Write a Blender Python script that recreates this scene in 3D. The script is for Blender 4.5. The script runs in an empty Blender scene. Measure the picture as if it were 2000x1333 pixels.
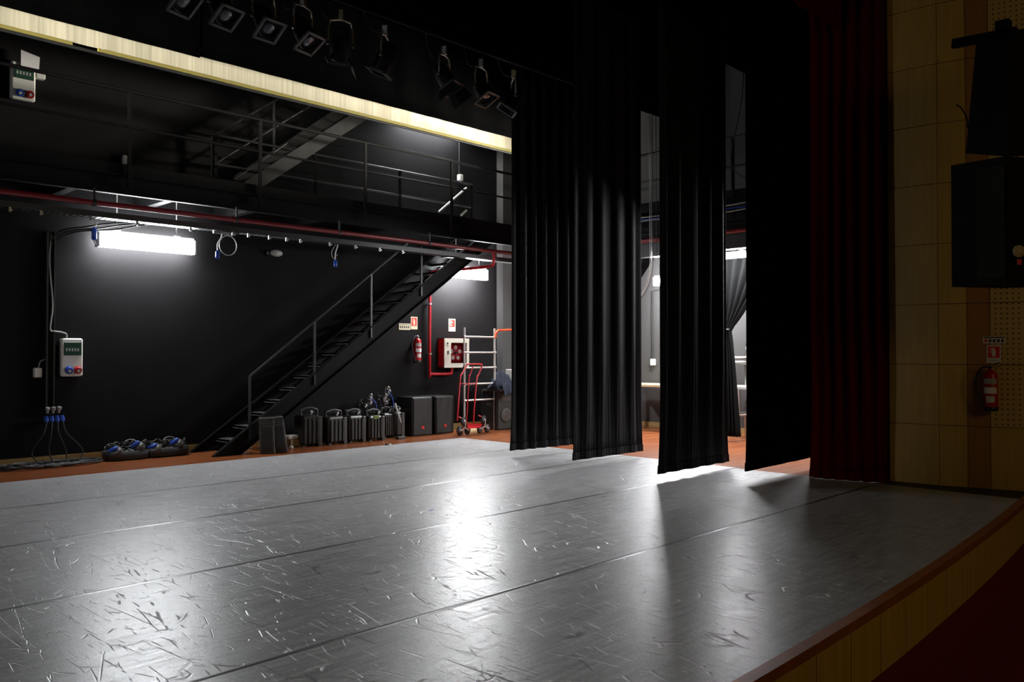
import bpy, math, random
from mathutils import Vector, Matrix, Quaternion
random.seed(7)
S = bpy.context.scene
COL = S.collection
PI = math.pi
R = math.radians

# ------------------------------------------------------------------ camera
F_PX = 1620.0
YAW = R(44.6); PIT = R(0.82); EYE = 1.6
fwd = Vector((math.cos(YAW)*math.cos(PIT), math.sin(YAW)*math.cos(PIT), math.sin(PIT)))
rgt = Vector((math.sin(YAW), -math.cos(YAW), 0)); upv = rgt.cross(fwd)
cd = bpy.data.cameras.new('camera'); cam = bpy.data.objects.new('camera', cd); COL.objects.link(cam)
cam.location = (0, 0, EYE)
cam.rotation_euler = Matrix((rgt, upv, -fwd)).transposed().to_euler()
cd.sensor_fit = 'HORIZONTAL'; cd.sensor_width = 36.0; cd.lens = F_PX/2000*36
cd.clip_start = 0.1; cd.clip_end = 100
S.camera = cam

# ------------------------------------------------------------------ world, light, exposure
S.view_settings.view_transform = 'Standard'; S.view_settings.look = 'None'
S.view_settings.gamma = 1; S.view_settings.use_curve_mapping = False
S.view_settings.exposure = 0.0
w = bpy.data.worlds.new('world'); S.world = w; w.use_nodes = True
w.node_tree.nodes['Background'].inputs[0].default_value = (0.9, 0.95, 1, 1)
w.node_tree.nodes['Background'].inputs[1].default_value = 0.0006
TUBE = 115.0        # emission of the stage work lights
def area_light(name, loc, target, size, energy, color, sy=None):
    l = bpy.data.lights.new(name, 'AREA'); l.energy = energy; l.color = color
    l.size = size
    if sy: l.shape = 'RECTANGLE'; l.size_y = sy
    o = bpy.data.objects.new(name, l); COL.objects.link(o); o.location = loc
    o.rotation_euler = (Vector(target)-Vector(loc)).to_track_quat('-Z', 'Y').to_euler()
    return o
l = area_light('house_fill', (5.0, -6.0, 4.6), (10.0, 3.0, 0.5), 2.5, 46, (1.0, 0.76, 0.30))  # unseen area light added to stand in for the house lights
l = area_light('drape_fill', (-8.0, 6.6, 3.6), (9, 7.6, 2.4), 1.2, 40, (0.93, 0.95, 1.0), 0.25); l.data.spread = R(80)  # unseen fill added at far left to lift the drape fronts
l = area_light('right_cloth_fill', (14.3, 9.4, 5.0), (8.3, 11.2, 5.72), 0.9, 55, (1.0, 0.95, 0.82), 0.3); l.data.spread = R(28)  # hidden area light added to brighten the cream cloth from the right
l = area_light('left_cloth_fill', (-2.6, 9.4, 5.0), (5.5, 11.2, 5.60), 0.9, 28, (1.0, 0.95, 0.82), 0.3); l.data.spread = R(23)  # second added light for the cream cloth, beyond the left frame edge

# ------------------------------------------------------------------ pixel -> world helpers (measured on real planes)
def _ray(px, py): return fwd*F_PX + rgt*(px-1000) - upv*(py-666.5)
def onZ(px, py, z=0.0):
    d = _ray(px, py); return Vector((0, 0, EYE)) + d*((z-EYE)/d.z)
def onY(px, py, y):
    d = _ray(px, py); return Vector((0, 0, EYE)) + d*(y/d.y)
def onX(px, py, x):
    d = _ray(px, py); return Vector((0, 0, EYE)) + d*(x/d.x)

# ------------------------------------------------------------------ materials
MATS = {}
def mat(name, col, rough=0.5, metal=0.0, var=0.0, bump=0.0, scale=20.0, spec=0.5, sheen=0.0, stretch=(1, 1, 1), emit=None, es=0.0):
    if name in MATS: return MATS[name]
    m = bpy.data.materials.new(name); m.use_nodes = True; nt = m.node_tree; N = nt.nodes; L = nt.links
    b = N['Principled BSDF']
    b.inputs['Base Color'].default_value = (*col, 1); b.inputs['Roughness'].default_value = rough
    b.inputs['Metallic'].default_value = metal; b.inputs['Specular IOR Level'].default_value = spec
    if sheen:
        b.inputs['Sheen Weight'].default_value = sheen; b.inputs['Sheen Roughness'].default_value = 0.5
        b.inputs['Sheen Tint'].default_value = (1, 1, 1, 1)
    tc = N.new('ShaderNodeTexCoord'); mp = N.new('ShaderNodeMapping'); mp.inputs['Scale'].default_value = stretch
    L.new(tc.outputs['Object'], mp.inputs[0])
    nz = N.new('ShaderNodeTexNoise'); nz.inputs['Scale'].default_value = scale; nz.inputs['Detail'].default_value = 5
    L.new(mp.outputs[0], nz.inputs[0])
    if var:
        cr = N.new('ShaderNodeValToRGB')
        cr.color_ramp.elements[0].position = 0.3; cr.color_ramp.elements[1].position = 0.7
        cr.color_ramp.elements[0].color = (*[max(0, c*(1-var)) for c in col], 1)
        cr.color_ramp.elements[1].color = (*[min(1, c*(1+var)) for c in col], 1)
        L.new(nz.outputs[0], cr.inputs[0]); L.new(cr.outputs[0], b.inputs['Base Color'])
    if bump:
        bp = N.new('ShaderNodeBump'); bp.inputs['Strength'].default_value = bump; bp.inputs['Distance'].default_value = 0.01
        L.new(nz.outputs[0], bp.inputs['Height']); L.new(bp.outputs[0], b.inputs['Normal'])
    if emit:
        b.inputs['Emission Color'].default_value = (*emit, 1); b.inputs['Emission Strength'].default_value = es
    MATS[name] = m
    return m

def mat_vinyl(name, base, off):
    """grey vinyl dance floor: satin, worn with curved scratches and scuffs"""
    m = bpy.data.materials.new(name); m.use_nodes = True; nt = m.node_tree; N = nt.nodes; L = nt.links
    b = N['Principled BSDF']
    tc = N.new('ShaderNodeTexCoord')
    def mapping(rot, sc, loc=(0, 0, 0)):
        mp = N.new('ShaderNodeMapping'); mp.inputs['Rotation'].default_value = (0, 0, rot)
        mp.inputs['Scale'].default_value = sc; mp.inputs['Location'].default_value = loc
        L.new(tc.outputs['Object'], mp.inputs[0]); return mp
    def noise(vec, scale, detail=4, dist=0.0):
        n = N.new('ShaderNodeTexNoise'); n.inputs['Scale'].default_value = scale
        n.inputs['Detail'].default_value = detail; n.inputs['Distortion'].default_value = dist
        L.new(vec.outputs[0], n.inputs[0]); return n
    def mathn(op, a, b_=None, c=None):
        n = N.new('ShaderNodeMath'); n.operation = op
        for i, v in enumerate((a, b_, c)):
            if v is None: continue
            if isinstance(v, (int, float)): n.inputs[i].default_value = v
            else: L.new(v, n.inputs[i])
        return n.outputs[0]
    def remap(v, a, b_, c, d):
        n = N.new('ShaderNodeMapRange'); n.inputs[1].default_value = a; n.inputs[2].default_value = b_
        n.inputs[3].default_value = c; n.inputs[4].default_value = d; L.new(v, n.inputs[0]); return n.outputs[0]
    def scratches(rot, scale, width, seed, thr):
        # curved thin lines: edges of a warped voronoi, broken up by a noise mask
        mp = mapping(rot, (1, 0.22, 1), (seed*3.1, seed*1.7, 0))
        wn = noise(mp, 0.9, 2)
        add = N.new('ShaderNodeVectorMath'); add.operation = 'MULTIPLY_ADD'
        L.new(wn.outputs['Color'], add.inputs[0]); add.inputs[1].default_value = (0.9, 0.9, 0); L.new(mp.outputs[0], add.inputs[2])
        v = N.new('ShaderNodeTexVoronoi'); v.feature = 'DISTANCE_TO_EDGE'; v.inputs['Scale'].default_value = scale
        v.voronoi_dimensions = '2D'
        L.new(add.outputs[0], v.inputs['Vector'])
        line = remap(v.outputs['Distance'], 0.0, width, 1.0, 0.0)
        mk = noise(mapping(rot+1, (1, 1, 1), (seed, 0, 0)), scale*0.9, 2)
        return mathn('MULTIPLY', line, remap(mk.outputs[0], thr, thr+0.08, 0.0, 1.0))
    s1 = scratches(0.4, 3.0, 0.012, 1.0, 0.54)
    s2 = scratches(1.5, 4.2, 0.014, 4.0, 0.55)
    s3 = scratches(2.4, 5.0, 0.018, 8.0, 0.51)
    s4 = scratches(0.1, 8.0, 0.028, 12.0, 0.52)
    s5 = scratches(1.0, 3.6, 0.013, 17.0, 0.52)
    sc = mathn('MAXIMUM', mathn('MAXIMUM', s1, s2), mathn('MAXIMUM', mathn('MAXIMUM', s3, s5), s4))
    # worn patches where scratches crowd
    patch = remap(noise(mapping(0, (1, 1, 1), (off, off*2, 0)), 0.55, 3).outputs[0], 0.38, 0.62, 0.25, 1.0)
    sc = mathn('MULTIPLY', sc, patch)
    grain = noise(mapping(0.12, (0.8, 9, 1)), 3.0, 6)      # streaks along the roll
    fine = noise(mapping(0, (1, 1, 1)), 60, 4)
    # colour
    g = mathn('MULTIPLY_ADD', remap(grain.outputs[0], 0.3, 0.7, -1.0, 1.0), 0.26, 1.0)
    g = mathn('MULTIPLY', g, remap(fine.outputs[0], 0.3, 0.7, 0.82, 1.15))
    dark = mathn('MAXIMUM', scratches(0.15, 3.1, 0.025, 23.0, 0.58), scratches(0.5, 5.1, 0.03, 29.0, 0.58))
    g = mathn('MULTIPLY', g, remap(dark, 0, 1, 1.0, 0.35))
    g = mathn('ADD', g, mathn('MULTIPLY', sc, 1.1))
    rgb = N.new('ShaderNodeMix'); rgb.data_type = 'RGBA'; rgb.blend_type = 'MULTIPLY'; rgb.inputs[0].default_value = 1
    rgb.inputs[6].default_value = (*base, 1)
    cmb = N.new('ShaderNodeCombineColor')
    for i in range(3): L.new(g, cmb.inputs[i])
    L.new(cmb.outputs[0], rgb.inputs[7]); L.new(rgb.outputs[2], b.inputs['Base Color'])
    r = mathn('ADD', remap(grain.outputs[0], 0.3, 0.7, 0.29, 0.40), mathn('MULTIPLY', sc, -0.04))
    L.new(r, b.inputs['Roughness'])
    b.inputs['Specular IOR Level'].default_value = 0.7
    bp = N.new('ShaderNodeBump'); bp.inputs['Strength'].default_value = 0.5; bp.inputs['Distance'].default_value = 0.006
    hgt = mathn('ADD', mathn('MULTIPLY', fine.outputs[0], 0.25), mathn('MULTIPLY', sc, -1.0))
    L.new(hgt, bp.inputs['Height']); L.new(bp.outputs[0], b.inputs['Normal'])
    return m

def mat_parquet():
    m = bpy.data.materials.new('parquet'); m.use_nodes = True; nt = m.node_tree; N = nt.nodes; L = nt.links
    b = N['Principled BSDF']; tc = N.new('ShaderNodeTexCoord')
    mp = N.new('ShaderNodeMapping'); mp.inputs['Rotation'].default_value = (0, 0, 0); L.new(tc.outputs['Object'], mp.inputs[0])
    br = N.new('ShaderNodeTexBrick'); br.inputs['Scale'].default_value = 1.0
    br.inputs['Brick Width'].default_value = 0.9; br.inputs['Row Height'].default_value = 0.075
    br.inputs['Mortar Size'].default_value = 0.0025; br.inputs['Bias'].default_value = 0
    br.inputs['Color1'].default_value = (0.30, 0.075, 0.022, 1); br.inputs['Color2'].default_value = (0.46, 0.15, 0.05, 1)
    br.inputs['Mortar'].default_value = (0.08, 0.02, 0.01, 1)
    L.new(mp.outputs[0], br.inputs['Vector'])
    nz = N.new('ShaderNodeTexNoise'); mp2 = N.new('ShaderNodeMapping'); mp2.inputs['Scale'].default_value = (2, 40, 1)
    L.new(tc.outputs['Object'], mp2.inputs[0]); L.new(mp2.outputs[0], nz.inputs[0]); nz.inputs['Scale'].default_value = 2
    mx = N.new('ShaderNodeMix'); mx.data_type = 'RGBA'; mx.blend_type = 'MULTIPLY'; mx.inputs[0].default_value = 0.5
    L.new(br.outputs[0], mx.inputs[6]); L.new(nz.outputs[0], mx.inputs[7]); L.new(mx.outputs[2], b.inputs['Base Color'])
    b.inputs['Roughness'].default_value = 0.28
    return m

def mat_perforated():
    m = bpy.data.materials.new('perforated_wood'); m.use_nodes = True; nt = m.node_tree; N = nt.nodes; L = nt.links
    b = N['Principled BSDF']; tc = N.new('ShaderNodeTexCoord')
    v = N.new('ShaderNodeTexVoronoi'); v.feature = 'F1'; v.inputs['Scale'].default_value = 17; v.inputs['Randomness'].default_value = 0
    mp = N.new('ShaderNodeMapping'); mp.inputs['Scale'].default_value = (1, 0, 1)
    L.new(tc.outputs['Object'], mp.inputs[0]); L.new(mp.outputs[0], v.inputs['Vector'])
    mr = N.new('ShaderNodeMapRange'); mr.inputs[1].default_value = 0.14; mr.inputs[2].default_value = 0.2
    L.new(v.outputs['Distance'], mr.inputs[0])
    mx = N.new('ShaderNodeMix'); mx.data_type = 'RGBA'
    mx.inputs[6].default_value = (0.10, 0.05, 0.015, 1); mx.inputs[7].default_value = (0.62, 0.41, 0.13, 1)
    L.new(mr.outputs[0], mx.inputs[0]); L.new(mx.outputs[2], b.inputs['Base Color'])
    b.inputs['Roughness'].default_value = 0.6
    return m

def mat_cyc():
    m = bpy.data.materials.new('cream_cloth'); m.use_nodes = True; nt = m.node_tree; N = nt.nodes; L = nt.links
    b = N['Principled BSDF']; tc = N.new('ShaderNodeTexCoord')
    mp = N.new('ShaderNodeMapping'); mp.inputs['Scale'].default_value = (14, 1, 0.2); L.new(tc.outputs['Object'], mp.inputs[0])
    nz = N.new('ShaderNodeTexNoise'); nz.inputs['Scale'].default_value = 1.6; nz.inputs['Detail'].default_value = 3
    L.new(mp.outputs[0], nz.inputs[0])
    cr = N.new('ShaderNodeValToRGB'); cr.color_ramp.elements[0].position = 0.3; cr.color_ramp.elements[1].position = 0.6
    cr.color_ramp.elements[0].color = (0.55, 0.50, 0.36, 1); cr.color_ramp.elements[1].color = (0.74, 0.69, 0.53, 1)
    L.new(nz.outputs[0], cr.inputs[0]); L.new(cr.outputs[0], b.inputs['Base Color'])
    b.inputs['Roughness'].default_value = 0.9
    return m

VINYL = mat_vinyl('grey_vinyl', (0.45, 0.44, 0.442), 0)
PARQ = mat_parquet(); PERF = mat_perforated(); CYC = mat_cyc()
WALLB = mat('black_paint_wall', (0.0082, 0.0073, 0.0079), 0.8, var=0.12, bump=0.08, scale=3, spec=0.15)
WALLG = mat('grey_paint_wall', (0.055, 0.053, 0.052), 0.7, var=0.06, scale=2)
BLACK = mat('black_void', (0.004, 0.004, 0.004), 0.9)
APRON = mat('black_stage_board', (0.03, 0.024, 0.022), 0.6, var=0.2, bump=0.1, scale=8)
BASEB = mat('baseboard_wood', (0.42, 0.27, 0.10), 0.5, var=0.15, scale=6, stretch=(0.4, 1, 8))
WOOD = mat('honey_wood', (0.60, 0.37, 0.075), 0.5, var=0.10, scale=5, stretch=(3, 3, 0.25))
WOODD = mat('dark_honey_wood', (0.40, 0.18, 0.05), 0.5, var=0.10, scale=5, stretch=(3, 3, 0.25))
NOSE = mat('stage_nosing_wood', (0.35, 0.11, 0.03), 0.45, var=0.15, scale=8)
CARPET = mat('red_carpet', (0.20, 0.004, 0.010), 0.95, var=0.25, bump=0.4, scale=60)
STEEL = mat('black_steel', (0.006, 0.0057, 0.0062), 0.6, metal=0.0, var=0.15, scale=6, spec=0.12)
STEELG = mat('dark_grey_steel', (0.03, 0.03, 0.03), 0.4, var=0.2, scale=6, spec=0.45)
SOFFIT = mat('pale_metal_deck', (0.42, 0.42, 0.40), 0.6, var=0.08, scale=4)
GALV = mat('galvanised_steel', (0.6, 0.6, 0.6), 0.35, metal=0.9, var=0.1)
CHROME = mat('chrome', (0.8, 0.8, 0.8), 0.15, metal=1.0)
ALU = mat('aluminium_tube', (0.72, 0.70, 0.66), 0.38, metal=0.6, var=0.1)
REDP = mat('red_pipe_paint', (0.16, 0.008, 0.014), 0.35)
REDG = mat('red_gloss', (0.48, 0.010, 0.016), 0.3)
ORANGE = mat('orange_red_paint', (0.9, 0.09, 0.02), 0.4)
WHITEP = mat('white_plastic', (0.72, 0.71, 0.66), 0.45)
GREYP = mat('grey_plastic', (0.42, 0.42, 0.40), 0.45)
WHITEM = mat('white_enamel', (0.72, 0.68, 0.58), 0.4)
PAPER = mat('paper', (0.85, 0.83, 0.83), 0.8)
BLUEP = mat('blue_plastic', (0.02, 0.07, 0.42), 0.35)
GREENW = mat('tinted_green_window', (0.03, 0.075, 0.05), 0.1)
GLASSD = mat('tinted_lens', (0.02, 0.02, 0.035), 0.08)
BPLAST = mat('black_plastic', (0.018, 0.0175, 0.017), 0.4, var=0.2, scale=12)
BPLAST2 = mat('charcoal_plastic', (0.055, 0.051, 0.046), 0.42, var=0.2, scale=12)
RUBBER = mat('rubber', (0.02, 0.02, 0.02), 0.6)
GRILLE = mat('speaker_grille', (0.018, 0.017, 0.0145), 0.6, bump=0.5, scale=160)
VELVET = mat('black_velvet', (0.010, 0.0096, 0.011), 0.85, var=0.1, bump=0.1, scale=40, spec=0.15, sheen=0.03)
SERGE = mat('black_serge', (0.004, 0.004, 0.0042), 0.9, spec=0.1)
VELVETD = mat('black_wool', (0.0022, 0.0022, 0.0024), 0.95, spec=0.0)
REDV = mat('red_velvet', (0.085, 0.0015, 0.002), 0.95, var=0.15, scale=30, spec=0.05)
NAVY = mat('navy_cloth', (0.008, 0.013, 0.032), 0.75, var=0.2, scale=10)
CREAMT = mat('cream_laminate', (0.75, 0.62, 0.36), 0.4)
CARTON = mat('carton', (0.55, 0.42, 0.22), 0.8)
TREAD = mat('worn_grey_tread', (0.10, 0.10, 0.10), 0.45, var=0.25, scale=8)
SIGNR = mat('sign_red', (0.75, 0.03, 0.02), 0.5)
SIGNW = mat('sign_cream', (0.80, 0.72, 0.50), 0.5)
DARKM = mat('sign_dark', (0.05, 0.05, 0.05), 0.5)
YELLOW = mat('yellow_plastic', (0.75, 0.80, 0.03), 0.5)
SHADE = mat('yellow_hem_webbing', (0.30, 0.25, 0.06), 0.8)
TAPEG = mat('satin_grey_tape', (0.14, 0.14, 0.14), 0.30)
TUBEW = mat('lit_diffuser_wing', (0.9, 0.9, 0.9), 0.4, emit=(0.95, 0.97, 1.0), es=TUBE*2.4)
TUBEL = mat('lit_diffuser_left', (0.9, 0.9, 0.9), 0.4, emit=(0.93, 0.97, 1.0), es=TUBE*0.88)
TUBE2 = mat('lit_diffuser_stair', (0.9, 0.9, 0.9), 0.4, emit=(0.95, 0.98, 1.0), es=TUBE*1.9)
TUBEM = mat('lit_diffuser', (0.9, 0.9, 0.9), 0.4, emit=(0.93, 0.97, 1.0), es=TUBE)

# ------------------------------------------------------------------ mesh builder
class MB:
    def __init__(s): s.v = []; s.f = []; s.sm = []
    def add(s, vs, fs, smooth=False):
        o = len(s.v); s.v += [Vector(p) for p in vs]
        s.f += [[i+o for i in f] for f in fs]; s.sm += [smooth]*len(fs); return s
    def box(s, lo, hi, rz=0.0, ch=0.0):
        x0, y0, z0 = lo; x1, y1, z1 = hi
        if ch:
            c = ch
            P = []
            cx, cy, cz = (x0+x1)/2, (y0+y1)/2, (z0+z1)/2
            poly = [(x0+c, y0), (x1-c, y0), (x1, y0+c), (x1, y1-c), (x1-c, y1), (x0+c, y1), (x0, y1-c), (x0, y0+c)]
            inn = [(cx+(x-cx)*(1-2*c/(x1-x0)), cy+(y-cy)*(1-2*c/(y1-y0))) for x, y in poly]
            vs = [(x, y, z0) for x, y in inn]+[(x, y, z0+c) for x, y in poly]+[(x, y, z1-c) for x, y in poly]+[(x, y, z1) for x, y in inn]
            fs = [list(range(7, -1, -1)), list(range(24, 32))]
            for k in range(3):
                for i in range(8): j = (i+1) % 8; fs.append([k*8+i, k*8+j, k*8+8+j, k*8+8+i])
        else:
            vs = [(x0, y0, z0), (x1, y0, z0), (x1, y1, z0), (x0, y1, z0), (x0, y0, z1), (x1, y0, z1), (x1, y1, z1), (x0, y1, z1)]
            fs = [[3, 2, 1, 0], [4, 5, 6, 7], [0, 1, 5, 4], [1, 2, 6, 5], [2, 3, 7, 6], [3, 0, 4, 7]]
        if rz:
            cx, cy = (x0+x1)/2, (y0+y1)/2; ca, sa = math.cos(rz), math.sin(rz)
            vs = [(cx+(x-cx)*ca-(y-cy)*sa, cy+(x-cx)*sa+(y-cy)*ca, z) for x, y, z in vs]
        return s.add(vs, fs)
    def prism(s, poly, d):
        """poly: 3-D points, extruded by vector d"""
        n = len(poly); d = Vector(d); a = [Vector(p) for p in poly]; b = [p+d for p in a]
        return s.add(a+b, [list(range(n-1, -1, -1)), list(range(n, 2*n))]+[[i, (i+1) % n, n+(i+1) % n, n+i] for i in range(n)])
    def tube(s, path, r, n=8, closed=False, cap=True):
        P = [Vector(p) for p in path]; m = len(P); o = []; up = None
        rr = r if isinstance(r, (list, tuple)) else [r]*m
        for i, p in enumerate(P):
            if closed: t = (P[(i+1) % m]-P[i-1])
            else: t = (P[min(i+1, m-1)]-P[max(i-1, 0)])
            t.normalize()
            if up is None:
                up = Vector((0, 0, 1)) if abs(t.z) < 0.9 else Vector((1, 0, 0))
            a = t.cross(up)
            if a.length < 1e-4: a = t.cross(Vector((0, 1, 0.1)))
            a.normalize(); b = a.cross(t).normalized(); up = b
            o += [p+(a*math.cos(2*PI*k/n)+b*math.sin(2*PI*k/n))*rr[i] for k in range(n)]
        fs = []
        for i in range(m if closed else m-1):
            j = (i+1) % m
            for k in range(n): l = (k+1) % n; fs.append([i*n+k, i*n+l, j*n+l, j*n+k])
        s.add(o, fs, True)
        if cap and not closed:
            s.add(o[:n], [list(range(n))]); s.add(o[-n:], [list(range(n-1, -1, -1))])
        return s
    def bar(s, a, b, w, h):
        """rectangular bar between two points, w sideways, h upright"""
        a = Vector(a); b = Vector(b); t = (b-a).normalized()
        u = Vector((0, 0, 1)) if abs(t.z) < 0.95 else Vector((0, 1, 0))
        sd = t.cross(u).normalized()*w/2; uu = sd.cross(t).normalized()*h/2
        vs = [a-sd-uu, a+sd-uu, a+sd+uu, a-sd+uu, b-sd-uu, b+sd-uu, b+sd+uu, b-sd+uu]
        return s.add(vs, [[0, 1, 2, 3], [7, 6, 5, 4], [1, 0, 4, 5], [2, 1, 5, 6], [3, 2, 6, 7], [0, 3, 7, 4]])
    def lathe(s, prof, o=(0, 0, 0), axis=(0, 0, 1), n=20):
        ax = Vector(axis).normalized(); q = Vector((0, 0, 1)).rotation_difference(ax); o = Vector(o)
        vs = []
        for r, h in prof:
            for k in range(n):
                a = 2*PI*k/n; vs.append(o+q @ Vector((r*math.cos(a), r*math.sin(a), h)))
        fs = []
        for i in range(len(prof)-1):
            for k in range(n): l = (k+1) % n; fs.append([i*n+k, i*n+l, (i+1)*n+l, (i+1)*n+k])
        s.add(vs, fs, True)
        if prof[0][0] > 1e-4: s.add(vs[:n], [list(range(n-1, -1, -1))])
        if prof[-1][0] > 1e-4: s.add(vs[-n:], [list(range(n))])
        return s
    def ico(s, c, r, sq=(1, 1, 1), n=10, jit=0.0):
        prof = []
        vs = []; fs = []
        for i in range(n+1):
            th = PI*i/n
            for k in range(2*n):
                a = PI*k/n; q = 1+random.uniform(-jit, jit)
                vs.append((c[0]+r*sq[0]*q*math.sin(th)*math.cos(a), c[1]+r*sq[1]*q*math.sin(th)*math.sin(a), c[2]+r*sq[2]*q*math.cos(th)))
        for i in range(n):
            for k in range(2*n): l = (k+1) % (2*n); fs.append([i*2*n+k, (i+1)*2*n+k, (i+1)*2*n+l, i*2*n+l])
        return s.add(vs, fs, True)
    def build(s, name, m, parent=None, local=False):
        me = bpy.data.meshes.new(name)
        vs = s.v
        if parent is not None and not local:
            inv = WM(parent).inverted(); vs = [inv @ p for p in vs]
        me.from_pydata([tuple(p) for p in vs], [], s.f)
        me.polygons.foreach_set('use_smooth', s.sm)
        me.materials.append(m); me.update()
        o = bpy.data.objects.new(name, me); COL.objects.link(o)
        if parent is not None: o.parent = parent
        return o
def WM(o):
    m = Matrix.LocRotScale(o.location, o.rotation_euler.to_quaternion(), o.scale)
    return (WM(o.parent) @ m) if o.parent else m
def tag(o, label, cat, group=None, kind=None):
    o['label'] = label
    if cat: o['category'] = cat
    if group: o['group'] = group
    if kind: o['kind'] = kind
    return o
def thing(name, label, cat, loc=(0, 0, 0), rz=0.0, group=None):
    o = bpy.data.objects.new(name, None); COL.objects.link(o); o.location = loc; o.rotation_euler = (0, 0, rz)
    o.empty_display_size = 0.1
    return tag(o, label, cat, group)
def struct(name, mb, m, label=None, parent=None):
    o = mb.build(name, m, parent)
    if parent is None: o['kind'] = 'structure'
    if label: o['label'] = label
    return o
def dup(src, loc, rz=None, label=None, group=None, scale=None):
    r = src.copy(); COL.objects.link(r); r.location = loc
    if rz is not None: r.rotation_euler = (0, 0, rz)
    if scale: r.scale = scale
    if label: r['label'] = label
    if group: r['group'] = group
    for ch in list(src.children):
        c = ch.copy(); COL.objects.link(c); c.parent = r
        for g in list(ch.children):
            d = g.copy(); COL.objects.link(d); d.parent = c
    return r
def text_mesh(txt, size, m, loc, rot, parent, name='lettering'):
    cu = bpy.data.curves.new(name, 'FONT'); cu.body = txt; cu.size = size; cu.align_x = 'CENTER'; cu.align_y = 'CENTER'
    t = bpy.data.objects.new(name, cu); COL.objects.link(t)
    me = bpy.data.meshes.new_from_object(t); bpy.data.objects.remove(t)
    me.materials.clear(); me.materials.append(m)
    M_ = Matrix.LocRotScale(Vector(loc), rot, None)
    me.transform((WM(parent).inverted() if parent else Matrix()) @ M_)
    me.name = name
    o = bpy.data.objects.new(name, me); COL.objects.link(o)
    if parent: o.parent = parent
    return o
FACE_Y = Matrix.Rotation(PI/2, 4, 'X').to_quaternion()         # text that faces -Y
def smooth_path(pts, k=6):
    P = [Vector(p) for p in pts]; out = []
    for i in range(len(P)-1):
        p0 = P[max(i-1, 0)]; p1 = P[i]; p2 = P[i+1]; p3 = P[min(i+2, len(P)-1)]
        for j in range(k):
            t = j/k
            out.append(0.5*((2*p1)+(p2-p0)*t+(2*p0-5*p1+4*p2-p3)*t*t+(3*p1-p0-3*p2+p3)*t**3))
    out.append(P[-1]); return out
def wobble(c, r, turns, rise=0.02, n=14, jit=0.02, flat=(1, 1)):
    """loose coil of cable"""
    pts = []
    for i in range(int(turns*n)+1):
        a = 2*PI*i/n; rr = r*(1+random.uniform(-0.12, 0.12))
        pts.append((c[0]+flat[0]*rr*math.cos(a)+random.uniform(-jit, jit), c[1]+flat[1]*rr*math.sin(a)+random.uniform(-jit, jit), c[2]+rise*i/(turns*n)+random.uniform(0, rise*0.4)))
    return smooth_path(pts, 3)

# ================================================================== ROOM SHELL
WY = 13.15; WX = 15.0; TOP = 9.6
edge_pts = [(x, 2.02+0.0085*max(0, x-3)**1.9*0.85) for x in [i*0.5 for i in range(-26, 25)]]
edge_pts = [p for p in edge_pts if p[0] <= 12.0]
def edge_y(x): return 2.02+0.0072*max(0, x-3)**1.95 if x > 3 else 2.02+0.0009*(x-3)**2
EX = [i*0.5 for i in range(-20, 23)]
A = onZ(1738, 940.2); B = onZ(1835, 949.4); C = onZ(1891, 953.4); D = onZ(2000, 961)
# parquet stage floor slab with the curved front edge
m = MB(); front = [(x, edge_y(x), 0) for x in EX]
poly = front + [(WX, edge_y(11.0), 0), (WX, WY, 0), (-10, WY, 0)]
m.prism([(x, y, -0.05) for x, y, z in poly], (0, 0, 0.05)); struct('floor', m, PARQ, 'orange brown parquet stage floor showing round the grey vinyl')
# fascia of the stage, in boards that can be told apart
fas = MB()
st_face = bpy.data.objects.new('stage_front', None); COL.objects.link(st_face); st_face['kind'] = 'structure'; st_face['label'] = 'curved honey wood front of the stage'
for i in range(len(EX)-1):
    x0, x1 = EX[i], EX[i+1]
    g = 0.004
    a = Vector((x0+g, edge_y(x0)+0.02, 0)); b = Vector((x1-g, edge_y(x1)+0.02, 0)); n = Vector((b.y-a.y, -(b.x-a.x), 0)).normalized()*0.02
    if x1 < -1: fas.prism([a+Vector((0, 0, -0.47)), b+Vector((0, 0, -0.47)), b+Vector((0, 0, -0.05)), a+Vector((0, 0, -0.05))], -n); continue
    pm = MB().prism([a+Vector((0, 0, -0.47)), b+Vector((0, 0, -0.47)), b+Vector((0, 0, -0.05)), a+Vector((0, 0, -0.05))], -n)
    o = pm.build('panel', WOOD, st_face)
fas.build('panel', WOOD, st_face)
nb = MB()
for i in range(len(EX)-1):
    x0, x1 = EX[i], EX[i+1]
    nb.prism([(x0, edge_y(x0)-0.02, -0.052), (x1, edge_y(x1)-0.02, -0.052), (x1, edge_y(x1)-0.02, 0.008), (x0, edge_y(x0)-0.02, 0.008)], (0, 0.075, 0))
nb.build('nosing', NOSE, st_face)['label'] = 'reddish brown wooden nosing along the stage edge'
# auditorium floor
struct('auditorium_floor', MB().box((-12, -8, -0.52), (17, 3.4, -0.47)), CARPET, 'dark red carpet of the auditorium floor')
# walls
struct('wall_back', MB().box((-10, WY, -0.05), (WX+0.2, WY+0.2, TOP)), WALLB, 'black painted back wall of the stage')
struct('wall_right', MB().box((WX, 2.4, -0.05), (WX+0.2, WY, TOP)), WALLG, 'grey painted side wall of the wing')
struct('wall_left', MB().box((-10.2, 2.0, -0.05), (-10, WY, TOP)), WALLB)
struct('wall_front', MB().box((A.x+0.04, A.y+0.02, 0), (WX, A.y+0.2, TOP)), BLACK, 'black back of the proscenium wall')
struct('ceiling', MB().box((-10.2, 1.5, TOP), (WX+0.2, WY+0.2, TOP+0.2)), BLACK)
struct('baseboard_back', MB().box((-10, WY-0.02, 0), (WX, WY, 0.115)), BASEB, 'honey brown baseboard at the foot of the black wall')
struct('baseboard_right', MB().box((WX-0.02, 4.2, 0), (WX, WY-0.02, 0.10)), BASEB)
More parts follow.
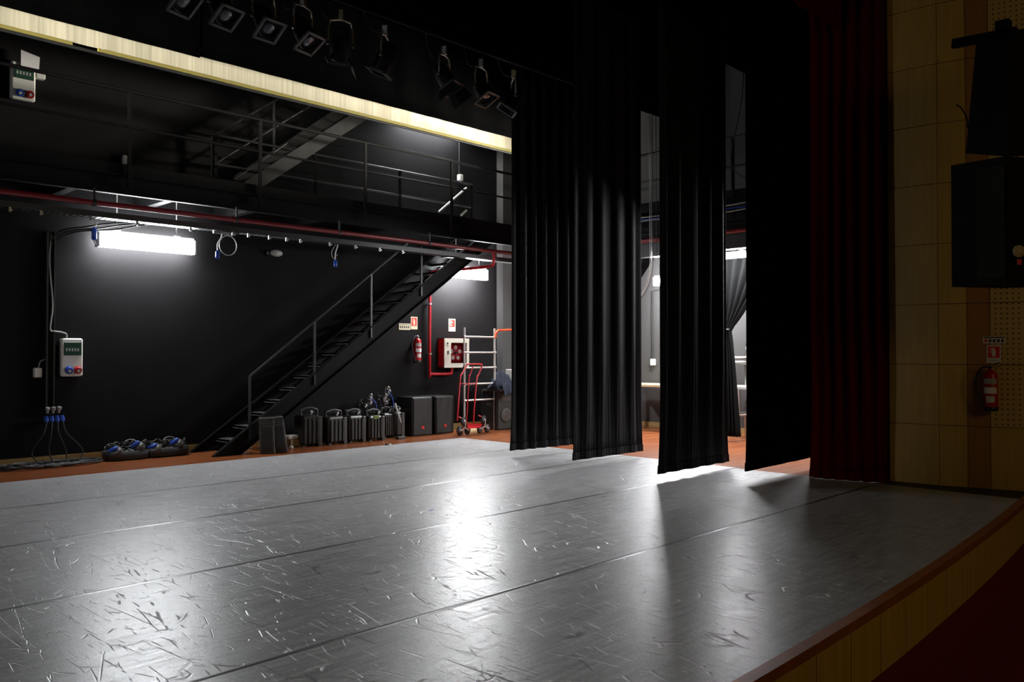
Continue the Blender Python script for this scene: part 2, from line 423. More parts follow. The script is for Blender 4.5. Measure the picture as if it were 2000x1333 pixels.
# darker pilaster and corner duct beside the wing
struct('trim_1', MB().box((12.85, 12.95, 0), (13.35, WY, TOP)), WALLG, 'grey pilaster at the right end of the black wall')
# apron: black boards in front of the vinyl on the right and curved strip in front
ap = [(10.42, 4.75), (10.42, 2.5)]
fr = [(x, edge_y(x)+0.055) for x in EX if x >= 10.0]
poly = [(10.36, 4.7), (10.36, edge_y(10.36)+0.055)]+[(x, edge_y(x)+0.055) for x in (10.5,)]+[(10.72, edge_y(10.72)+0.055), (D.x+0.0, D.y), (C.x, C.y), (B.x, B.y), (A.x, A.y), (A.x, 4.7)]
struct('trim_2', MB().prism([(x, y, 0.001) for x, y in poly], (0, 0, 0.005)), APRON, 'black painted boards of the stage corner by the curtain')

# ---- proscenium reveal, honey wood panels one by one
zs = [0.0]+[0.73*k for k in range(1, 14)]
def panel_wall(name, p, q, m, label, thick=0.03, cols=1, up=14):
    root = bpy.data.objects.new(name, None); COL.objects.link(root); root['kind'] = 'structure'; root['label'] = label
    ang = math.atan2(q.y-p.y, q.x-p.x); root.location = (p.x, p.y, 0); root.rotation_euler = (0, 0, ang)
    ln = (Vector((q.x, q.y))-Vector((p.x, p.y))).length
    for c in range(cols):
        for k in range(up-1):
            x0 = ln*c/cols+0.003; x1 = ln*(c+1)/cols-0.003; z0 = zs[k]+0.004; z1 = zs[k+1]-0.004
            if m is PERF and k % 5 == 0 and k == 0: mm = WOOD
            else: mm = m
            MB().box((x0, 0.0, z0), (x1, thick, z1)).build('panel', mm, root, local=True)
    MB().box((0, thick, 0), (ln, thick+0.08, zs[up-1])).build('backing_board', WOODD, root, local=True)
    return root
panel_wall('wall_proscenium', A, B, WOOD, 'honey wood panels lining the proscenium beside the red curtain')
panel_wall('wall_proscenium_return', B, C, WOOD, 'narrow honey wood return panels beside the loudspeakers')
dirCD = (D-C).normalized(); E_ = C+dirCD*0.235; F_ = C+dirCD*3.2
panel_wall('wall_side_strip', C, E_, WOODD, 'narrow darker brown board strip in the side wall')
panel_wall('wall_side', E_, F_, PERF, 'perforated honey wood acoustic wall of the auditorium', cols=2)

# ================================================================== GALLERY along the back wall
gal = thing('gallery', 'black steel gallery with handrails along the back wall above the work lights', 'gallery', (3, 11.7, 3.75))
m = MB(); m.box((-10, 11.70, 3.78), (12.35, 11.712, 4.14)); m.box((-10, 11.63, 3.75), (12.35, 11.712, 3.775)); m.box((-10, 11.63, 4.00), (12.35, 11.712, 4.02))
m.box((-10, 11.66, 4.02), (12.35, 11.68, 4.17)); m.build('front_beam', STEEL, gal)
m = MB(); m.box((-10, 11.72, 4.06), (9.3, WY-0.0, 4.09)); m.box((9.3, 11.72, 4.06), (12.6, 12.2, 4.09)); m.box((12.2, 11.72, 4.06), (15.0, WY, 4.09)); m.build('deck', SOFFIT, gal)['label'] = 'pale metal deck plates seen from below'
for k in range(-4, 9):
    x = 1.15+k*1.30
    if 9.4 < x < 12.1: MB().box((x-0.05, 11.71, 3.86), (x+0.05, 12.2, 4.06)).build('joist', STEEL, gal)
    else: MB().box((x-0.06, 11.71, 3.80), (x+0.06, WY, 4.06)).build('joist', STEEL, gal)
for z, nm, r in ((5.17, 'handrail', 0.026), (4.68, 'middle_rail', 0.019)):
    MB().tube([(-10, 11.62, z), (12.3, 11.62, z)], r, 8).build(nm, STEEL, gal)
for k in range(-6, 5):
    x = 4.36+k*1.94
    if x > 12.3: continue
    MB().box((x-0.022, 11.60, 3.84), (x+0.022, 11.64, 5.16)).build('post', STEEL, gal)
# wall-side guard round the stair opening
for py in ((286, 358), (340, 383)):
    a = onY(413, 265 if py[0] == 286 else 320, 12.95); b = onY(918, 367 if py[0] == 286 else 411, 12.95)
    z = 5.17 if py[0] == 286 else 4.69
    MB().tube([(6.2, 12.95, z), (11.93, 12.95, z)], 0.022, 8).build('handrail' if z > 5 else 'middle_rail', STEELG, gal)
for x in (6.22, 8.1, 10.0, 11.9):
    MB().box((x-0.022, 12.93, 4.09), (x+0.022, 12.97, 5.16)).build('post', STEEL, gal)
for zz, x in ((4.45, 4.40), (4.55, 6.6)): pass
# right hand gallery
gr = thing('gallery', 'black steel gallery over the side wing seen between the black drapes', 'gallery', (12.35, 8, 3.75))
m = MB(); m.box((12.35, 4.2, 3.64), (12.362, 11.7, 4.14)); m.box((12.28, 4.2, 3.72), (12.362, 11.7, 3.745)); m.box((12.28, 4.2, 4.12), (12.362, 11.7, 4.14)); m.box((12.30, 4.2, 4.14), (12.31, 11.7, 4.3)); m.build('front_beam', STEEL, gr)  # web carried lower to stop wing light passing above the tray
MB().box((12.37, 4.2, 4.06), (WX, 11.7, 4.09)).build('deck', SOFFIT, gr)
for k in range(6): MB().box((12.37, 4.9+k*1.3, 3.84), (WX, 5.0+k*1.3, 4.06)).build('joist', STEEL, gr)
for z, nm, r in ((5.17, 'handrail', 0.024), (4.68, 'middle_rail', 0.019)):
    MB().tube([(12.3, 4.2, z), (12.3, 11.6, z)], r, 8).build(nm, STEELG, gr)
for y in (5.0, 7.0, 8.95, 10.9): MB().box((12.28, y-0.02, 3.84), (12.32, y+0.02, 5.16)).build('post', STEEL, gr)

# upper stair from the gallery to the level above
us = thing('stair', 'grey steel upper stair rising from the gallery behind its handrail', 'stairs', (6.8, 12.7, 4.09))
def strip(pa, pb, y, h, nm, mt, t=0.02):
    a = onY(pa[0], pa[1], y); b = onY(pb[0], pb[1], y)
    MB().prism([a, b, b+Vector((0, 0, h)), a+Vector((0, 0, h))], (0, t, 0)).build(nm, mt, us)
    return a, b
a, b = strip((478, 388), (760, 205), 12.3, 0.27, 'stringer', STEELG)
a2, b2 = strip((458, 372), (720, 195), 13.0, 0.24, 'stringer', STEELG)
for k in range(11):
    t = (k+0.6)/11; p = a+(b-a)*t; p2 = p+Vector((0, 0.68, 0))
    MB().box((p.x-0.12, 12.32, p.z+0.10), (p.x+0.12, 12.99, p.z+0.13)).build('tread', STEEL, us)
for pa, pb, nm in (((414, 267), (560, 183), 'handrail'), ((417, 321), (640, 186), 'middle_rail')):
    MB().tube([onY(*pa, 12.98), onY(*pb, 12.98)], 0.018, 6).build(nm, STEELG, us)
for pa, pb in (((414, 267), (414, 350)), ((535, 200), (535, 292))):
    MB().tube([onY(*pa, 12.98), onY(*pb, 12.98)], 0.02, 6).build('post', STEELG, us)
MB().tube([onY(458, 350, 12.2), onY(560, 280, 12.2)], 0.012, 6).build('lower_rail', STEELG, us)

# ================================================================== MAIN STAIR
stn = thing('stair', 'black steel stair with open treads climbing to the gallery along the back wall', 'stairs', (6.35, 12.65, 0))
SL = 0.70
def stringer(y):
    x0 = 6.30; x1 = 11.95; z1 = (x1-x0)*SL
    th = 0.30
    prof = [(x0, 0.0), (x0+0.02/SL, 0.0), (x1, z1-0.02), (x1, z1-0.02+th*1.1), (x0-0.30, 0.07), (x0-0.42, 0)]
    mb = MB()
    prof = [(x0+0.0, 0), (x1, z1), (x1, z1+0.32), (x0-0.36+0.0, 0.065), (x0-0.45, 0.0)]
    mb.prism([(x, y, z) for x, z in prof], (0, 0.012, 0))
    # flanges of the channel
    for off in (0.0, 0.32):
        a = Vector((x0-(0.45 if off else 0), y-0.03, 0.0 if off == 0 else 0.0)); b = Vector((x1, y-0.03, z1+off))
        mb.bar(a+Vector((0, 0.01, 0.004)), b+Vector((0, 0.01, 0)), 0.075, 0.014)
    return mb.build('stringer', STEEL, stn)
stringer(12.24); stringer(13.03)
for k in range(1, 20):
    x = 6.12+k*0.2855; z = 0.2*k
    m = MB(); m.box((x-0.13, 12.27, z-0.03), (x+0.13, 13.02, z)); m.box((x-0.13, 12.27, z-0.045), (x-0.115, 13.02, z)); m.build('tread', TREAD, stn)
hr = [(6.46, 12.22, 1.23), (11.2, 12.22, 1.23+4.74*0.775)]
hz = lambda x: 1.23+(x-6.46)*0.762
MB().tube([(6.46, 12.22, hz(6.46)), (9.62, 12.22, hz(9.62))], 0.017, 6).build('handrail', STEELG, stn)
MB().tube([(6.46, 12.22, hz(6.46)-0.48), (9.7, 12.22, hz(9.7)-0.62)], 0.010, 6).build('middle_rail', STEEL, stn)
for x, zt in ((6.46, hz(6.46)), (7.64, hz(7.64)), (8.80, hz(8.80)), (9.95, 3.62)):
    MB().box((x-0.016, 12.205, (x-6.3)*SL+0.12), (x+0.016, 12.237, zt)).build('post', STEELG, stn)
for pa, pb in (((857, 414), (911, 367)), ((900, 421), (911, 411))):
    MB().tube([onY(*pa, 12.9), onY(*pb, 12.9)], 0.022, 6).build('upper_handrail', ALU, stn)

# ================================================================== PIPES, TRAYS
pp = thing('fire_pipe', 'dark red fire main running under the gallery and down to the hose cabinet', 'pipe', (10.87, 13.0, 3.58))
MB().tube([(-10, 11.58, 3.58), (9.5, 11.58, 3.585), (9.65, 11.6, 3.585), (12.26, 11.6, 3.585)], 0.038, 10).build('main_run', REDP, pp)
dx = 11.25
MB().tube(smooth_path([(dx, 11.6, 3.58), (dx, 11.6, 3.36), (dx-0.03, 11.66, 3.30), (dx-0.1, 12.2, 3.28), (10.95, 12.9, 3.27), (10.87, 13.07, 3.2), (10.87, 13.08, 3.05), (10.87, 13.08, 1.26), (10.9, 13.08, 1.18), (11.0, 13.08, 1.165), (11.38, 13.08, 1.165), (11.46, 13.08, 1.19), (11.47, 13.08, 1.34)], 5), 0.032, 10).build('branch', REDG, pp)
m = MB()
for z in (2.6, 1.58): m.lathe([(0.045, -0.015), (0.045, 0.015)], (10.87, 13.08, z), n=12); m.box((10.86, 13.08, z-0.01), (10.88, WY, z+0.01))
m.build('bracket', GALV, pp)
m = MB()
for x in (0.5, 3.9, 5.9, 7.7, 9.62): m.box((x-0.012, 11.57, 3.6), (x+0.012, 11.59, 3.78)); m.lathe([(0.047, -0.02), (0.047, 0.02)], (x, 11.585, 3.583), (1, 0, 0), 12)
m.build('hanger', STEELG, pp)
pr = thing('fire_pipe', 'red fire main running under the side gallery between the drapes', 'pipe', (12.22, 8, 3.6))
MB().tube([(12.22, 4.3, 3.60), (12.22, 11.55, 3.60)], 0.036, 10).build('main_run', REDP, pr)
# perforated cable tray
tr = thing('cable_tray', 'dark perforated cable tray running under the gallery beside the red pipe', 'cable tray', (3, 11.75, 3.4))
m = MB(); m.box((-10, 11.72, 3.42), (12.2, 11.725, 3.50)); m.box((-10, 11.90, 3.42), (12.2, 11.905, 3.50))
x = -2.0
while x < 12.2:
    m.box((x, 11.725, 3.42), (x+0.045, 11.90, 3.425)); x += 0.075
m.build('tray', STEELG, tr)
for i, x in enumerate([2.95, 3.3, 3.9, 4.5, 5.25, 5.9, 6.15, 6.5, 6.8, 7.05, 7.6, 8.1, 8.6, 9.1]):
    MB().box((x-0.012, 11.69, 3.36), (x+0.012, 11.715, 3.42)).lathe([(0.012, 0), (0.012, 0.03)], (x+0.012, 11.7, 3.38), (0, -1, 0), 8).build('bracket', GALV, tr)
for j in range(3):
    MB().tube(smooth_path([(-3+j*0.2, 11.76+j*0.04, 3.43), (2+j, 11.79+j*0.03, 3.44), (6, 11.77+j*0.04, 3.44), (10, 11.80+j*0.02, 3.44)], 6), 0.012, 6).build('cable', RUBBER, tr)
tr2 = thing('cable_tray', 'cable tray with bundled cables under the side gallery', 'cable tray', (12.5, 8, 3.9))
m = MB(); m.box((12.4, 4.3, 3.34), (12.405, 11.5, 3.66)); m.box((12.58, 4.3, 3.34), (12.585, 11.5, 3.44))  # outer side made extra tall to keep wing light off the upper drapes
for k in range(90): m.box((12.405, 4.3+k*0.08, 3.34), (12.58, 4.35+k*0.08, 3.345))
m.build('tray', STEELG, tr2)
tr3 = thing('cable_bundle', 'loose bundle of pale cables tied along the side gallery beam', 'cables', (12.25, 8, 4.05))
for j in range(4):
    MB().tube(smooth_path([(12.24+random.uniform(-.02, .02), 4.6+i*0.5, 3.95+0.03*j+random.uniform(-.025, .025)) for i in range(14)], 4), 0.010, 6).build('cable', [GREYP, BLUEP, RUBBER, GREYP][j], tr3)

# ================================================================== WORK LIGHTS
def work_light(x0, x1, y, z, label, along='x', tall=0.20, em=None, up=4.06):
    ln = x1-x0
    t = thing('work_light', label, 'light', ((x0+x1)/2, y, z) if along == 'x' else (y, (x0+x1)/2, z), 0 if along == 'x' else PI/2, 'lit fluorescent work lights under the gallery')
    h = ln/2
    # rounded diffuser
    n = 16; prof = []; hh = (tall-0.03)/2
    for i in range(n):
        a = 2*PI*i/n; ca, sa = math.cos(a), math.sin(a)
        prof.append((0.072*abs(ca)**0.6*(1 if ca > 0 else -1), -hh-0.01+hh*abs(sa)**0.6*(1 if sa > 0 else -1)))
    m = MB(); m.prism([(-h+0.02, p, q) for p, q in prof], (ln-0.04, 0, 0)); m.build('diffuser', em or TUBEM, t, local=True)
    m = MB(); m.box((-h, -0.035, -0.008), (h, 0.035, 0.035), ch=0.008); m.build('housing', WHITEP, t, local=True)
    for s_ in (-1, 1):
        m = MB(); m.box((s_*h-0.012, -0.074, -tall+0.02), (s_*h+0.012, 0.074, -0.005), ch=0.005); m.build('end_cap', WHITEP, t, local=True)
        m = MB(); m.box((s_*h*0.62-0.05, -0.035, 0.035), (s_*h*0.62+0.05, 0.035, 0.045)); m.tube([(s_*h*0.62, 0, 0.04), (s_*h*0.62, 0, up-z)], 0.008, 6); m.build('hanger', WHITEP, t, local=True)
    return t
LY = 12.93
a = onY(190, 450, LY); b = onY(378, 468, LY); c = onY(190, 482, LY)
work_light(a.x, b.x, LY, a.z-0.015, 'glowing fluorescent work light under the left part of the gallery', tall=0.25, em=TUBEL)
LY = 12.74
a = onY(876, 520, LY); b = onY(949, 523, LY)
work_light(a.x, b.x, LY, a.z-0.01, 'glowing fluorescent work light at the head of the black stair', tall=0.24, em=TUBE2)
work_light(8.6, 9.98, 14.35, 3.17, 'glowing work light in the wing seen as a bright spot beside the third drape', 'y', 0.2, TUBEW)
work_light(5.55, 6.80, 12.98, 3.31, 'glowing work light in the wing just left of the red curtain', 'y', 0.14, TUBEW)
work_light(6.98, 8.20, 12.98, 3.33, 'glowing work light under the side gallery in the slit right of the third drape', 'y', 0.10, TUBEW)
# work light above the gallery level behind the cloth
t = work_light(10.1, 11.6, 12.95, 6.35, 'fluorescent work light on the back wall above the gallery hidden by the cream cloth', tall=0.1, up=6.6)

# ================================================================== DRAPES
def drape(name, label, path, z0, z1, amp, waves, m, group=None, cat='curtain', seed=0, hem=True, flare=0.03, nz=26, res=150, sag=0.0):
    """path: list of (x,y) floor points; folds run across it"""
    rnd = random.Random(seed)
    P = [Vector((p[0], p[1], 0)) for p in path]
    L_ = [0]
    for i in range(1, len(P)): L_.append(L_[-1]+(P[i]-P[i-1]).length)
    tot = L_[-1]
    def at(s):
        s = min(max(s, 0), tot)
        for i in range(1, len(P)):
            if s <= L_[i]+1e-9:
                t = (s-L_[i-1])/(L_[i]-L_[i-1]); d = (P[i]-P[i-1]).normalized()
                return P[i-1].lerp(P[i], t), Vector((d.y, -d.x, 0))
    ph = [rnd.uniform(0, 6.28) for _ in range(6)]
    base = thing(name, label, cat, (P[0].x, P[0].y, z0), 0, group)
    def point(u, z):
        s = u*tot; t = (z-z0)/(z1-z0)
        p, n = at(s)
        k = 1-0.35*t
        w = math.sin(2*PI*waves*u+ph[0]+0.5*math.sin(2*PI*u*1.7+ph[1])+0.25*math.sin(3*t+ph[3]))
        w = (abs(w)**0.75)*(1 if w > 0 else -1)
        w2 = 0.2*math.sin(2*PI*waves*1.9*u+ph[2]+1.5*t)
        low = max(0, 1-t*5); w3 = low*0.22*math.sin(2*PI*waves*5.1*u+ph[4])
        edge = min(1, min(u, 1-u)*14+0.15)
        d = amp*(w*k+w2*(0.6+0.5*low)+w3)*edge*(0.35+0.65*min(1, t*7))
        fl = flare*max(0, 1-t*9)**2
        q = p+n*d+(P[-1]-P[0]).normalized()*((u-0.5)*2*fl)
        return Vector((q.x, q.y, z+sag*math.sin(PI*u)*0))
    rows = [z0+0.10+(z1-z0-0.10)*(i/nz)**1.25 for i in range(nz+1)]
    def sheet(rr, ln, mm, off=0.0, close=True):
        mb = MB(); n = len(rr); vs = []; vb = []
        for z in rr:
            for i in range(res+1):
                q = point(i/res, z); vs.append(q)
        fs = []
        W = res+1
        for j in range(n-1):
            for i in range(res): fs.append([j*W+i, j*W+i+1, (j+1)*W+i+1, (j+1)*W+i])
        mb.add(vs, fs, True)
        o = mb.build(ln, mm, base)
        sd = o.modifiers.new('thickness', 'SOLIDIFY'); sd.thickness = 0.006+off; sd.offset = 0
        return o
    sheet(rows, 'cloth', m)
    if hem: sheet([z0, z0+0.012, z0+0.05, z0+0.10, z0+0.104], 'hem', m, 0.018)
    else: sheet([z0, z0+0.05, z0+0.104], 'hem', m, 0.0)
    return base
LEGG = 'black masking drapes hanging in the wing'
drape('stage_drape', 'leftmost black drape, deeply pleated, nearest the back wall', [(9.06, 8.95), (10.75, 8.80)], 0.10, 9.0, 0.060, 7.5, VELVET, LEGG, seed=3)
drape('stage_drape', 'second black drape from the left, softly pleated', [(8.86, 7.52), (10.42, 7.50)], 0.10, 9.0, 0.032, 4.5, VELVET, LEGG, seed=11)
drape('stage_drape', 'third black drape from the left, with a flared wrinkled hem', [(8.63, 5.93), (10.23, 5.93)], 0.10, 9.0, 0.045, 4.5, VELVET, LEGG, seed=21, flare=0.05)
drape('stage_drape', 'plain flat black drape nearest the red curtain', [(9.27, 5.10), (11.17, 5.14)], 0.15, 9.0, 0.014, 3, VELVETD, LEGG, seed=31, flare=0.04)
drape('stage_drape', 'unseen black drape added on the far side to shade the proscenium', [(-5.0, 5.5), (-0.3, 5.5)], 0.10, 9.0, 0.04, 12, VELVETD, LEGG, seed=51)  # out-of-frame drape added to block the left fill from the proscenium
# house curtain
drape('house_curtain', 'dark red velvet house curtain gathered beside the wooden proscenium', [(10.29, 4.75), (10.24, 4.55), (10.38, 3.95), (10.62, 3.99), (10.9, 4.1)], 0.012, 9.0, 0.075, 9, REDV, cat='curtain', seed=5, hem=True, flare=0.03, res=220)
# borders
def border(label, y, z, x0, x1, m, seed, amp=0.012, waves=10, name='border_curtain'):
    return drape(name, label, [(x0, y), (x1, y)], z, TOP-0.05, amp, waves, m, 'black borders above the stage' if m is not REDV else None, seed=seed, hem=True, flare=0.0, nz=6, res=160)
border('black border curtain covering the top of the cream cloth', 10.8, 5.60, 4.96, 12.2, VELVETD, 41)
border('black border curtain over the far left, hanging slightly lower', 10.79, 5.575, -4.0, 4.96, VELVETD, 42)
border('black border curtain cutting off the top of the leftmost drape', 8.45, 5.80, 2.0, 13.5, VELVETD, 43)
border('black border curtain above the third drape', 6.3, 5.87, 0.0, 13.5, VELVETD, 44)
border('dark red pleated valance at the top of the house curtain', 4.35, 5.65, -3.0, 11.2, REDV, 45, amp=0.05, waves=40, name='valance')
struct('trim_3', MB().box((-6, 2.9, 6.3), (11.2, 4.1, 9.5)), BLACK, 'black header over the stage opening')

# cream cyclorama, raised
cy = thing('backcloth', 'cream backcloth raised above the stage with a yellow hem', 'backcloth', (4, 11.2, 5.45))
m = MB(); n = 260; vs = []; fs = []
for i in range(n+1):
    x = -4+15.6*i/n; y = 11.2+0.006*math.sin(i*0.9)+0.01*math.sin(i*0.23)
    zt = 7.5
    vs += [(x, y, 5.50), (x, y, zt)]
for i in range(n): fs.append([2*i, 2*i+2, 2*i+3, 2*i+1])
m.add(vs, fs, True); o = m.build('cloth', CYC, cy); sd = o.modifiers.new('thickness', 'SOLIDIFY'); sd.thickness = 0.004
MB().box((-4, 11.185, 5.455), (3.50, 11.215, 5.505), ch=0.004).build('hem', SHADE, cy)['label'] = 'yellow webbing hem with the weight pipe'
MB().box((3.80, 11.185, 5.46), (11.6, 11.215, 5.51), ch=0.004).build('hem', SHADE, cy)
MB().tube([(-4, 11.2, 5.44), (11.6, 11.2, 5.445)], 0.022, 8).build('weight_pipe', STEELG, cy)

# tied-back drapes on the side gallery edge
def tied(label, ya, yb, ytie, ztie, ybot, wbot, x=13.4, seed=0, top=3.47):
    rnd = random.Random(seed); base = thing('tied_drape', label, 'curtain', (x, ytie, 0.1), 0, 'black drapes tied back in the wing')
    rows = 34; res = 60; vs = []; fs = []
    for j in range(rows+1):
        t = j/rows; z = top+(0.10-top)*t
        if z > ztie:
            k = (z-ztie)/(top-ztie); k2 = k**0.8
            y0 = ytie+0.07+(ya-ytie-0.07)*k2; y1 = ytie-0.07+(yb-ytie+0.07)*k2
        else:
            k = (ztie-z)/(ztie-0.1); k2 = k**0.6
            y0 = ytie+0.07+(ybot+wbot/2-ytie-0.07)*k2; y1 = ytie-0.07+(ybot-wbot/2-ytie+0.07)*k2
        for i in range(res+1):
            u = i/res; vs.append((x+0.045*math.sin(u*2*PI*6+seed)+0.015*math.sin(u*40+z*2), y0+(y1-y0)*u, z))
    W = res+1
    for j in range(rows):
        for i in range(res): fs.append([j*W+i, j*W+i+1, (j+1)*W+i+1, (j+1)*W+i])
    m = MB().add(vs, fs, True); o = m.build('cloth', SERGE, base); sd = o.modifiers.new('thickness', 'SOLIDIFY'); sd.thickness = 0.008
    MB().tube([(x+0.075*math.cos(a), ytie+0.09*math.sin(a), ztie) for a in [2*PI*k/16 for k in range(16)]], 0.016, 6, closed=True).build('tie_band', STEELG, base)
    return base
tied('black tied-back drape behind the gap left of the third drape', 11.2, 9.35, 10.55, 2.35, 10.6, 0.35, seed=1)
tied('black tied-back drape in the gap right of the third drape', 8.1, 6.75, 7.78, 2.02, 7.72, 0.42, seed=2)
tied('black tied-back drape seen in the slit left of the red curtain', 6.62, 5.2, 5.6, 2.0, 5.6, 0.35, seed=3)
o = MB().tube([(13.4, 4.3, 3.47), (13.4, 11.6, 3.47)], 0.024, 8).build('drape_pipe', STEELG); tag(o, 'pipe under the side gallery that the tied-back drapes hang from', 'pipe')

# ================================================================== VINYL STRIPS
ys = [11.62, 9.66, 7.77, 5.87, 3.94]
labs = ['grey vinyl dance floor strip farthest back beside the parquet', 'grey vinyl dance floor strip second from the back wall', 'grey vinyl dance floor strip in the middle of the stage', 'scratched grey vinyl dance floor strip second from the stage edge']
rx = [10.42, 10.44, 10.40, 10.34]
for i in range(4):
    y1, y0 = ys[i], ys[i+1]
    t = thing('dance_mat', labs[i], 'dance floor', (3, (y0+y1)/2, 0), 0, 'grey vinyl dance floor strips')
    zt = 0.0065
    MB().box((-9.5, y0+0.002, 0.0005), (rx[i], y1-0.002, zt)).build('vinyl', VINYL, t)
    # taped seam with a very slightly raised edge
    m = MB(); nseg = 60; w_ = 0.022
    vs = []; fs = []
    for k in range(nseg+1):
        x = -9.5+(rx[i]+9.5)*k/nseg; dz = 0.0012*(1+math.sin(k*1.3+i*2))*0.5
        vs += [(x, y0-w_, zt+0.0002), (x, y0, zt+0.0018+dz), (x, y0+w_, zt+0.0002)]
    for k in range(nseg):
        fs += [[3*k, 3*k+3, 3*k+4, 3*k+1], [3*k+1, 3*k+4, 3*k+5, 3*k+2]]
    m.add(vs, fs, False); m.build('seam_tape', TAPEG, t)
t = thing('dance_mat', 'scratched grey vinyl dance floor strip along the curved stage edge', 'dance floor', (3, 3, 0), 0, 'grey vinyl dance floor strips')
pl = [(x, edge_y(x)+0.056) for x in EX if -9.6 < x < 10.3]
poly = [(x, y, 0.0005) for x, y in pl]+[(10.34, edge_y(10.34)+0.056, 0.0005), (10.34, 3.938, 0.0005), (pl[0][0], 3.938, 0.0005)]
MB().prism(poly, (0, 0, 0.006)).build('vinyl', VINYL, t)
p = onZ(843, 998)
o = MB().box((p.x-0.035, p.y-0.02, 0.0067), (p.x+0.035, p.y+0.02, 0.0085), rz=0.5).build('tape_mark', BLUEP); tag(o, 'small blue tape mark on the grey vinyl', 'tape')

# ================================================================== STAGE SPOTLIGHTS
bt = MB().tube([(-2, 8.0, 5.62), (10.6, 8.0, 5.62)], 0.025, 8).build('lighting_bar', STEEL); tag(bt, 'black lighting bar carrying the spotlights above the stage', 'lighting bar')
def spotlight(label, loc, rz, tilt, barn=False):
    t = thing('spotlight', label, 'spotlight', loc, rz, 'spotlights hanging from the bar')
    q = Matrix.Rotation(tilt, 4, 'X')
    def T(mb):
        for i, v in enumerate(mb.v): mb.v[i] = (q @ v)+Vector((0, 0, -0.36))
        return mb
    T(MB().lathe([(0.0, 0.20), (0.05, 0.195), (0.075, 0.16), (0.10, 0.06), (0.108, -0.02), (0.108, -0.17), (0.10, -0.18), (0.098, -0.16)], n=20)).build('can', STEEL, t, local=True)
    fm = MB(); s_ = 0.14
    for a_, b_ in (((-s_, -s_), (s_, -s_+0.03)), ((-s_, s_-0.03), (s_, s_)), ((-s_, -s_), (-s_+0.03, s_)), ((s_-0.03, -s_), (s_, s_))):
        fm.box((a_[0], a_[1], -0.20), (b_[0], b_[1], -0.175))
    T(fm).build('gel_frame', STEELG, t, local=True)
    T(MB().lathe([(0.0, -0.165), (0.06, -0.16), (0.095, -0.15)], n=20)).build('lens', GLASSD, t, local=True)
    if barn:
        for sx in (-1, 1): T(MB().prism([(sx*0.14, -0.12, -0.2), (sx*0.14, 0.12, -0.2), (sx*0.2, 0.15, -0.34), (sx*0.2, -0.15, -0.34)], (0.004, 0, 0))).build('barn_door', STEEL, t, local=True)
    m = MB(); m.tube([(-0.135, 0, -0.36), (-0.14, 0, -0.2), (-0.12, 0, -0.10), (0, 0, -0.075), (0.12, 0, -0.10), (0.14, 0, -0.2), (0.135, 0, -0.36)], 0.013, 8); m.build('yoke', GALV, t, local=True)
    m = MB(); m.box((-0.02, -0.03, -0.08), (0.02, 0.03, 0.03)); m.build('clamp', GALV, t, local=True)
    for s_ in (-1, 1): MB().lathe([(0.022, 0), (0.026, 0.02), (0.014, 0.035)], (s_*0.125, 0, -0.36), (s_, 0, 0), 10).build('knob', STEELG, t, local=True)
    return t
prs = [(345, 15, 'leftmost of the spotlights, cut by the top of the frame'), (430, 38, 'second spotlight from the left with a blue tinted lens'), (515, 60, 'third spotlight from the left, its square gel frame facing down'),
       (592, 80, 'fourth spotlight from the left with a square gel frame'), (665, 98, 'fifth spotlight from the left among tangled cables'), (752, 112, 'spotlight near the middle of the bar with a bright yoke'),
       (868, 150, 'spotlight third from the right end of the bar'), (940, 168, 'spotlight second from the right with a round lens frame'), (1003, 182, 'spotlight at the right end of the bar against the leftmost drape')]
for i, (px, py, lb) in enumerate(prs):
    p = onY(px, py, 8.0)
    spotlight(lb, (p.x, 8.0, 5.60-(0.12 if i > 3 else 0.1)), [0.3, 0.2, 0.1, 0.25, -0.4, 0.6, 0.35, 0.2, 1.0][i], R([-38, -35, -35, -32, 35, 25, -30, -28, 30][i]), i in (4, 6))
    o = MB().tube(smooth_path([(p.x-0.3, 8.02, 5.62), (p.x-0.2, 8.03, 5.35+0.05*(i % 3)), (p.x-0.05, 8.03, 5.42), (p.x+0.05, 8.0, 5.5)], 5), 0.008, 6).build('power_cable', RUBBER); tag(o, 'cable by the '+lb.split(',')[0], 'cable', 'cables along the lighting bar')

# ================================================================== BACK WALL FITTINGS
def power_box(label, p0, p1, y=WY):
    a = onY(*p0, y); b = onY(*p1, y); x0, x1 = a.x, b.x; z1, z0 = a.z, b.z; w_ = x1-x0; h_ = z1-z0
    t = thing('power_box', label, 'power box', ((x0+x1)/2, y, z0), 0)
    MB().box((x0, y-0.11, z0), (x1, y, z1), ch=0.02).build('housing', WHITEP, t)
    MB().box((x0+0.12*w_, y-0.122, z0+0.55*h_), (x1-0.08*w_, y-0.108, z1-0.10*h_), ch=0.006).build('window', GREENW, t)['label'] = 'green tinted window over the breakers'
    m = MB()
    for k in range(5): m.box((x0+(0.2+0.13*k)*w_, y-0.1235, z0+0.66*h_), (x0+(0.27+0.13*k)*w_, y-0.1221, z0+0.74*h_))
    m.build('breaker_row', GREYP, t)
    for fx, mt, nm in ((0.33, BLUEP, 'blue socket'), (0.74, REDG, 'red socket')):
        c = (x0+fx*w_, y-0.10, z0+0.18*h_)
        o = MB().lathe([(0.05, 0.0), (0.054, 0.05), (0.042, 0.075), (0.036, 0.07), (0.0, 0.068)], c, (0, -1, -0.3), 16).build('socket', mt, t); o['label'] = nm
        MB().lathe([(0.022, 0.0), (0.022, 0.078)], c, (0, -1, -0.3), 10).build('socket_cover', GREYP, t)
    return t
power_box('white power box with blue and red sockets low on the black wall', (115, 661), (157, 735))
power_box('white power box with blue and red sockets on the wall above the gallery', (18, 120), (65, 203))
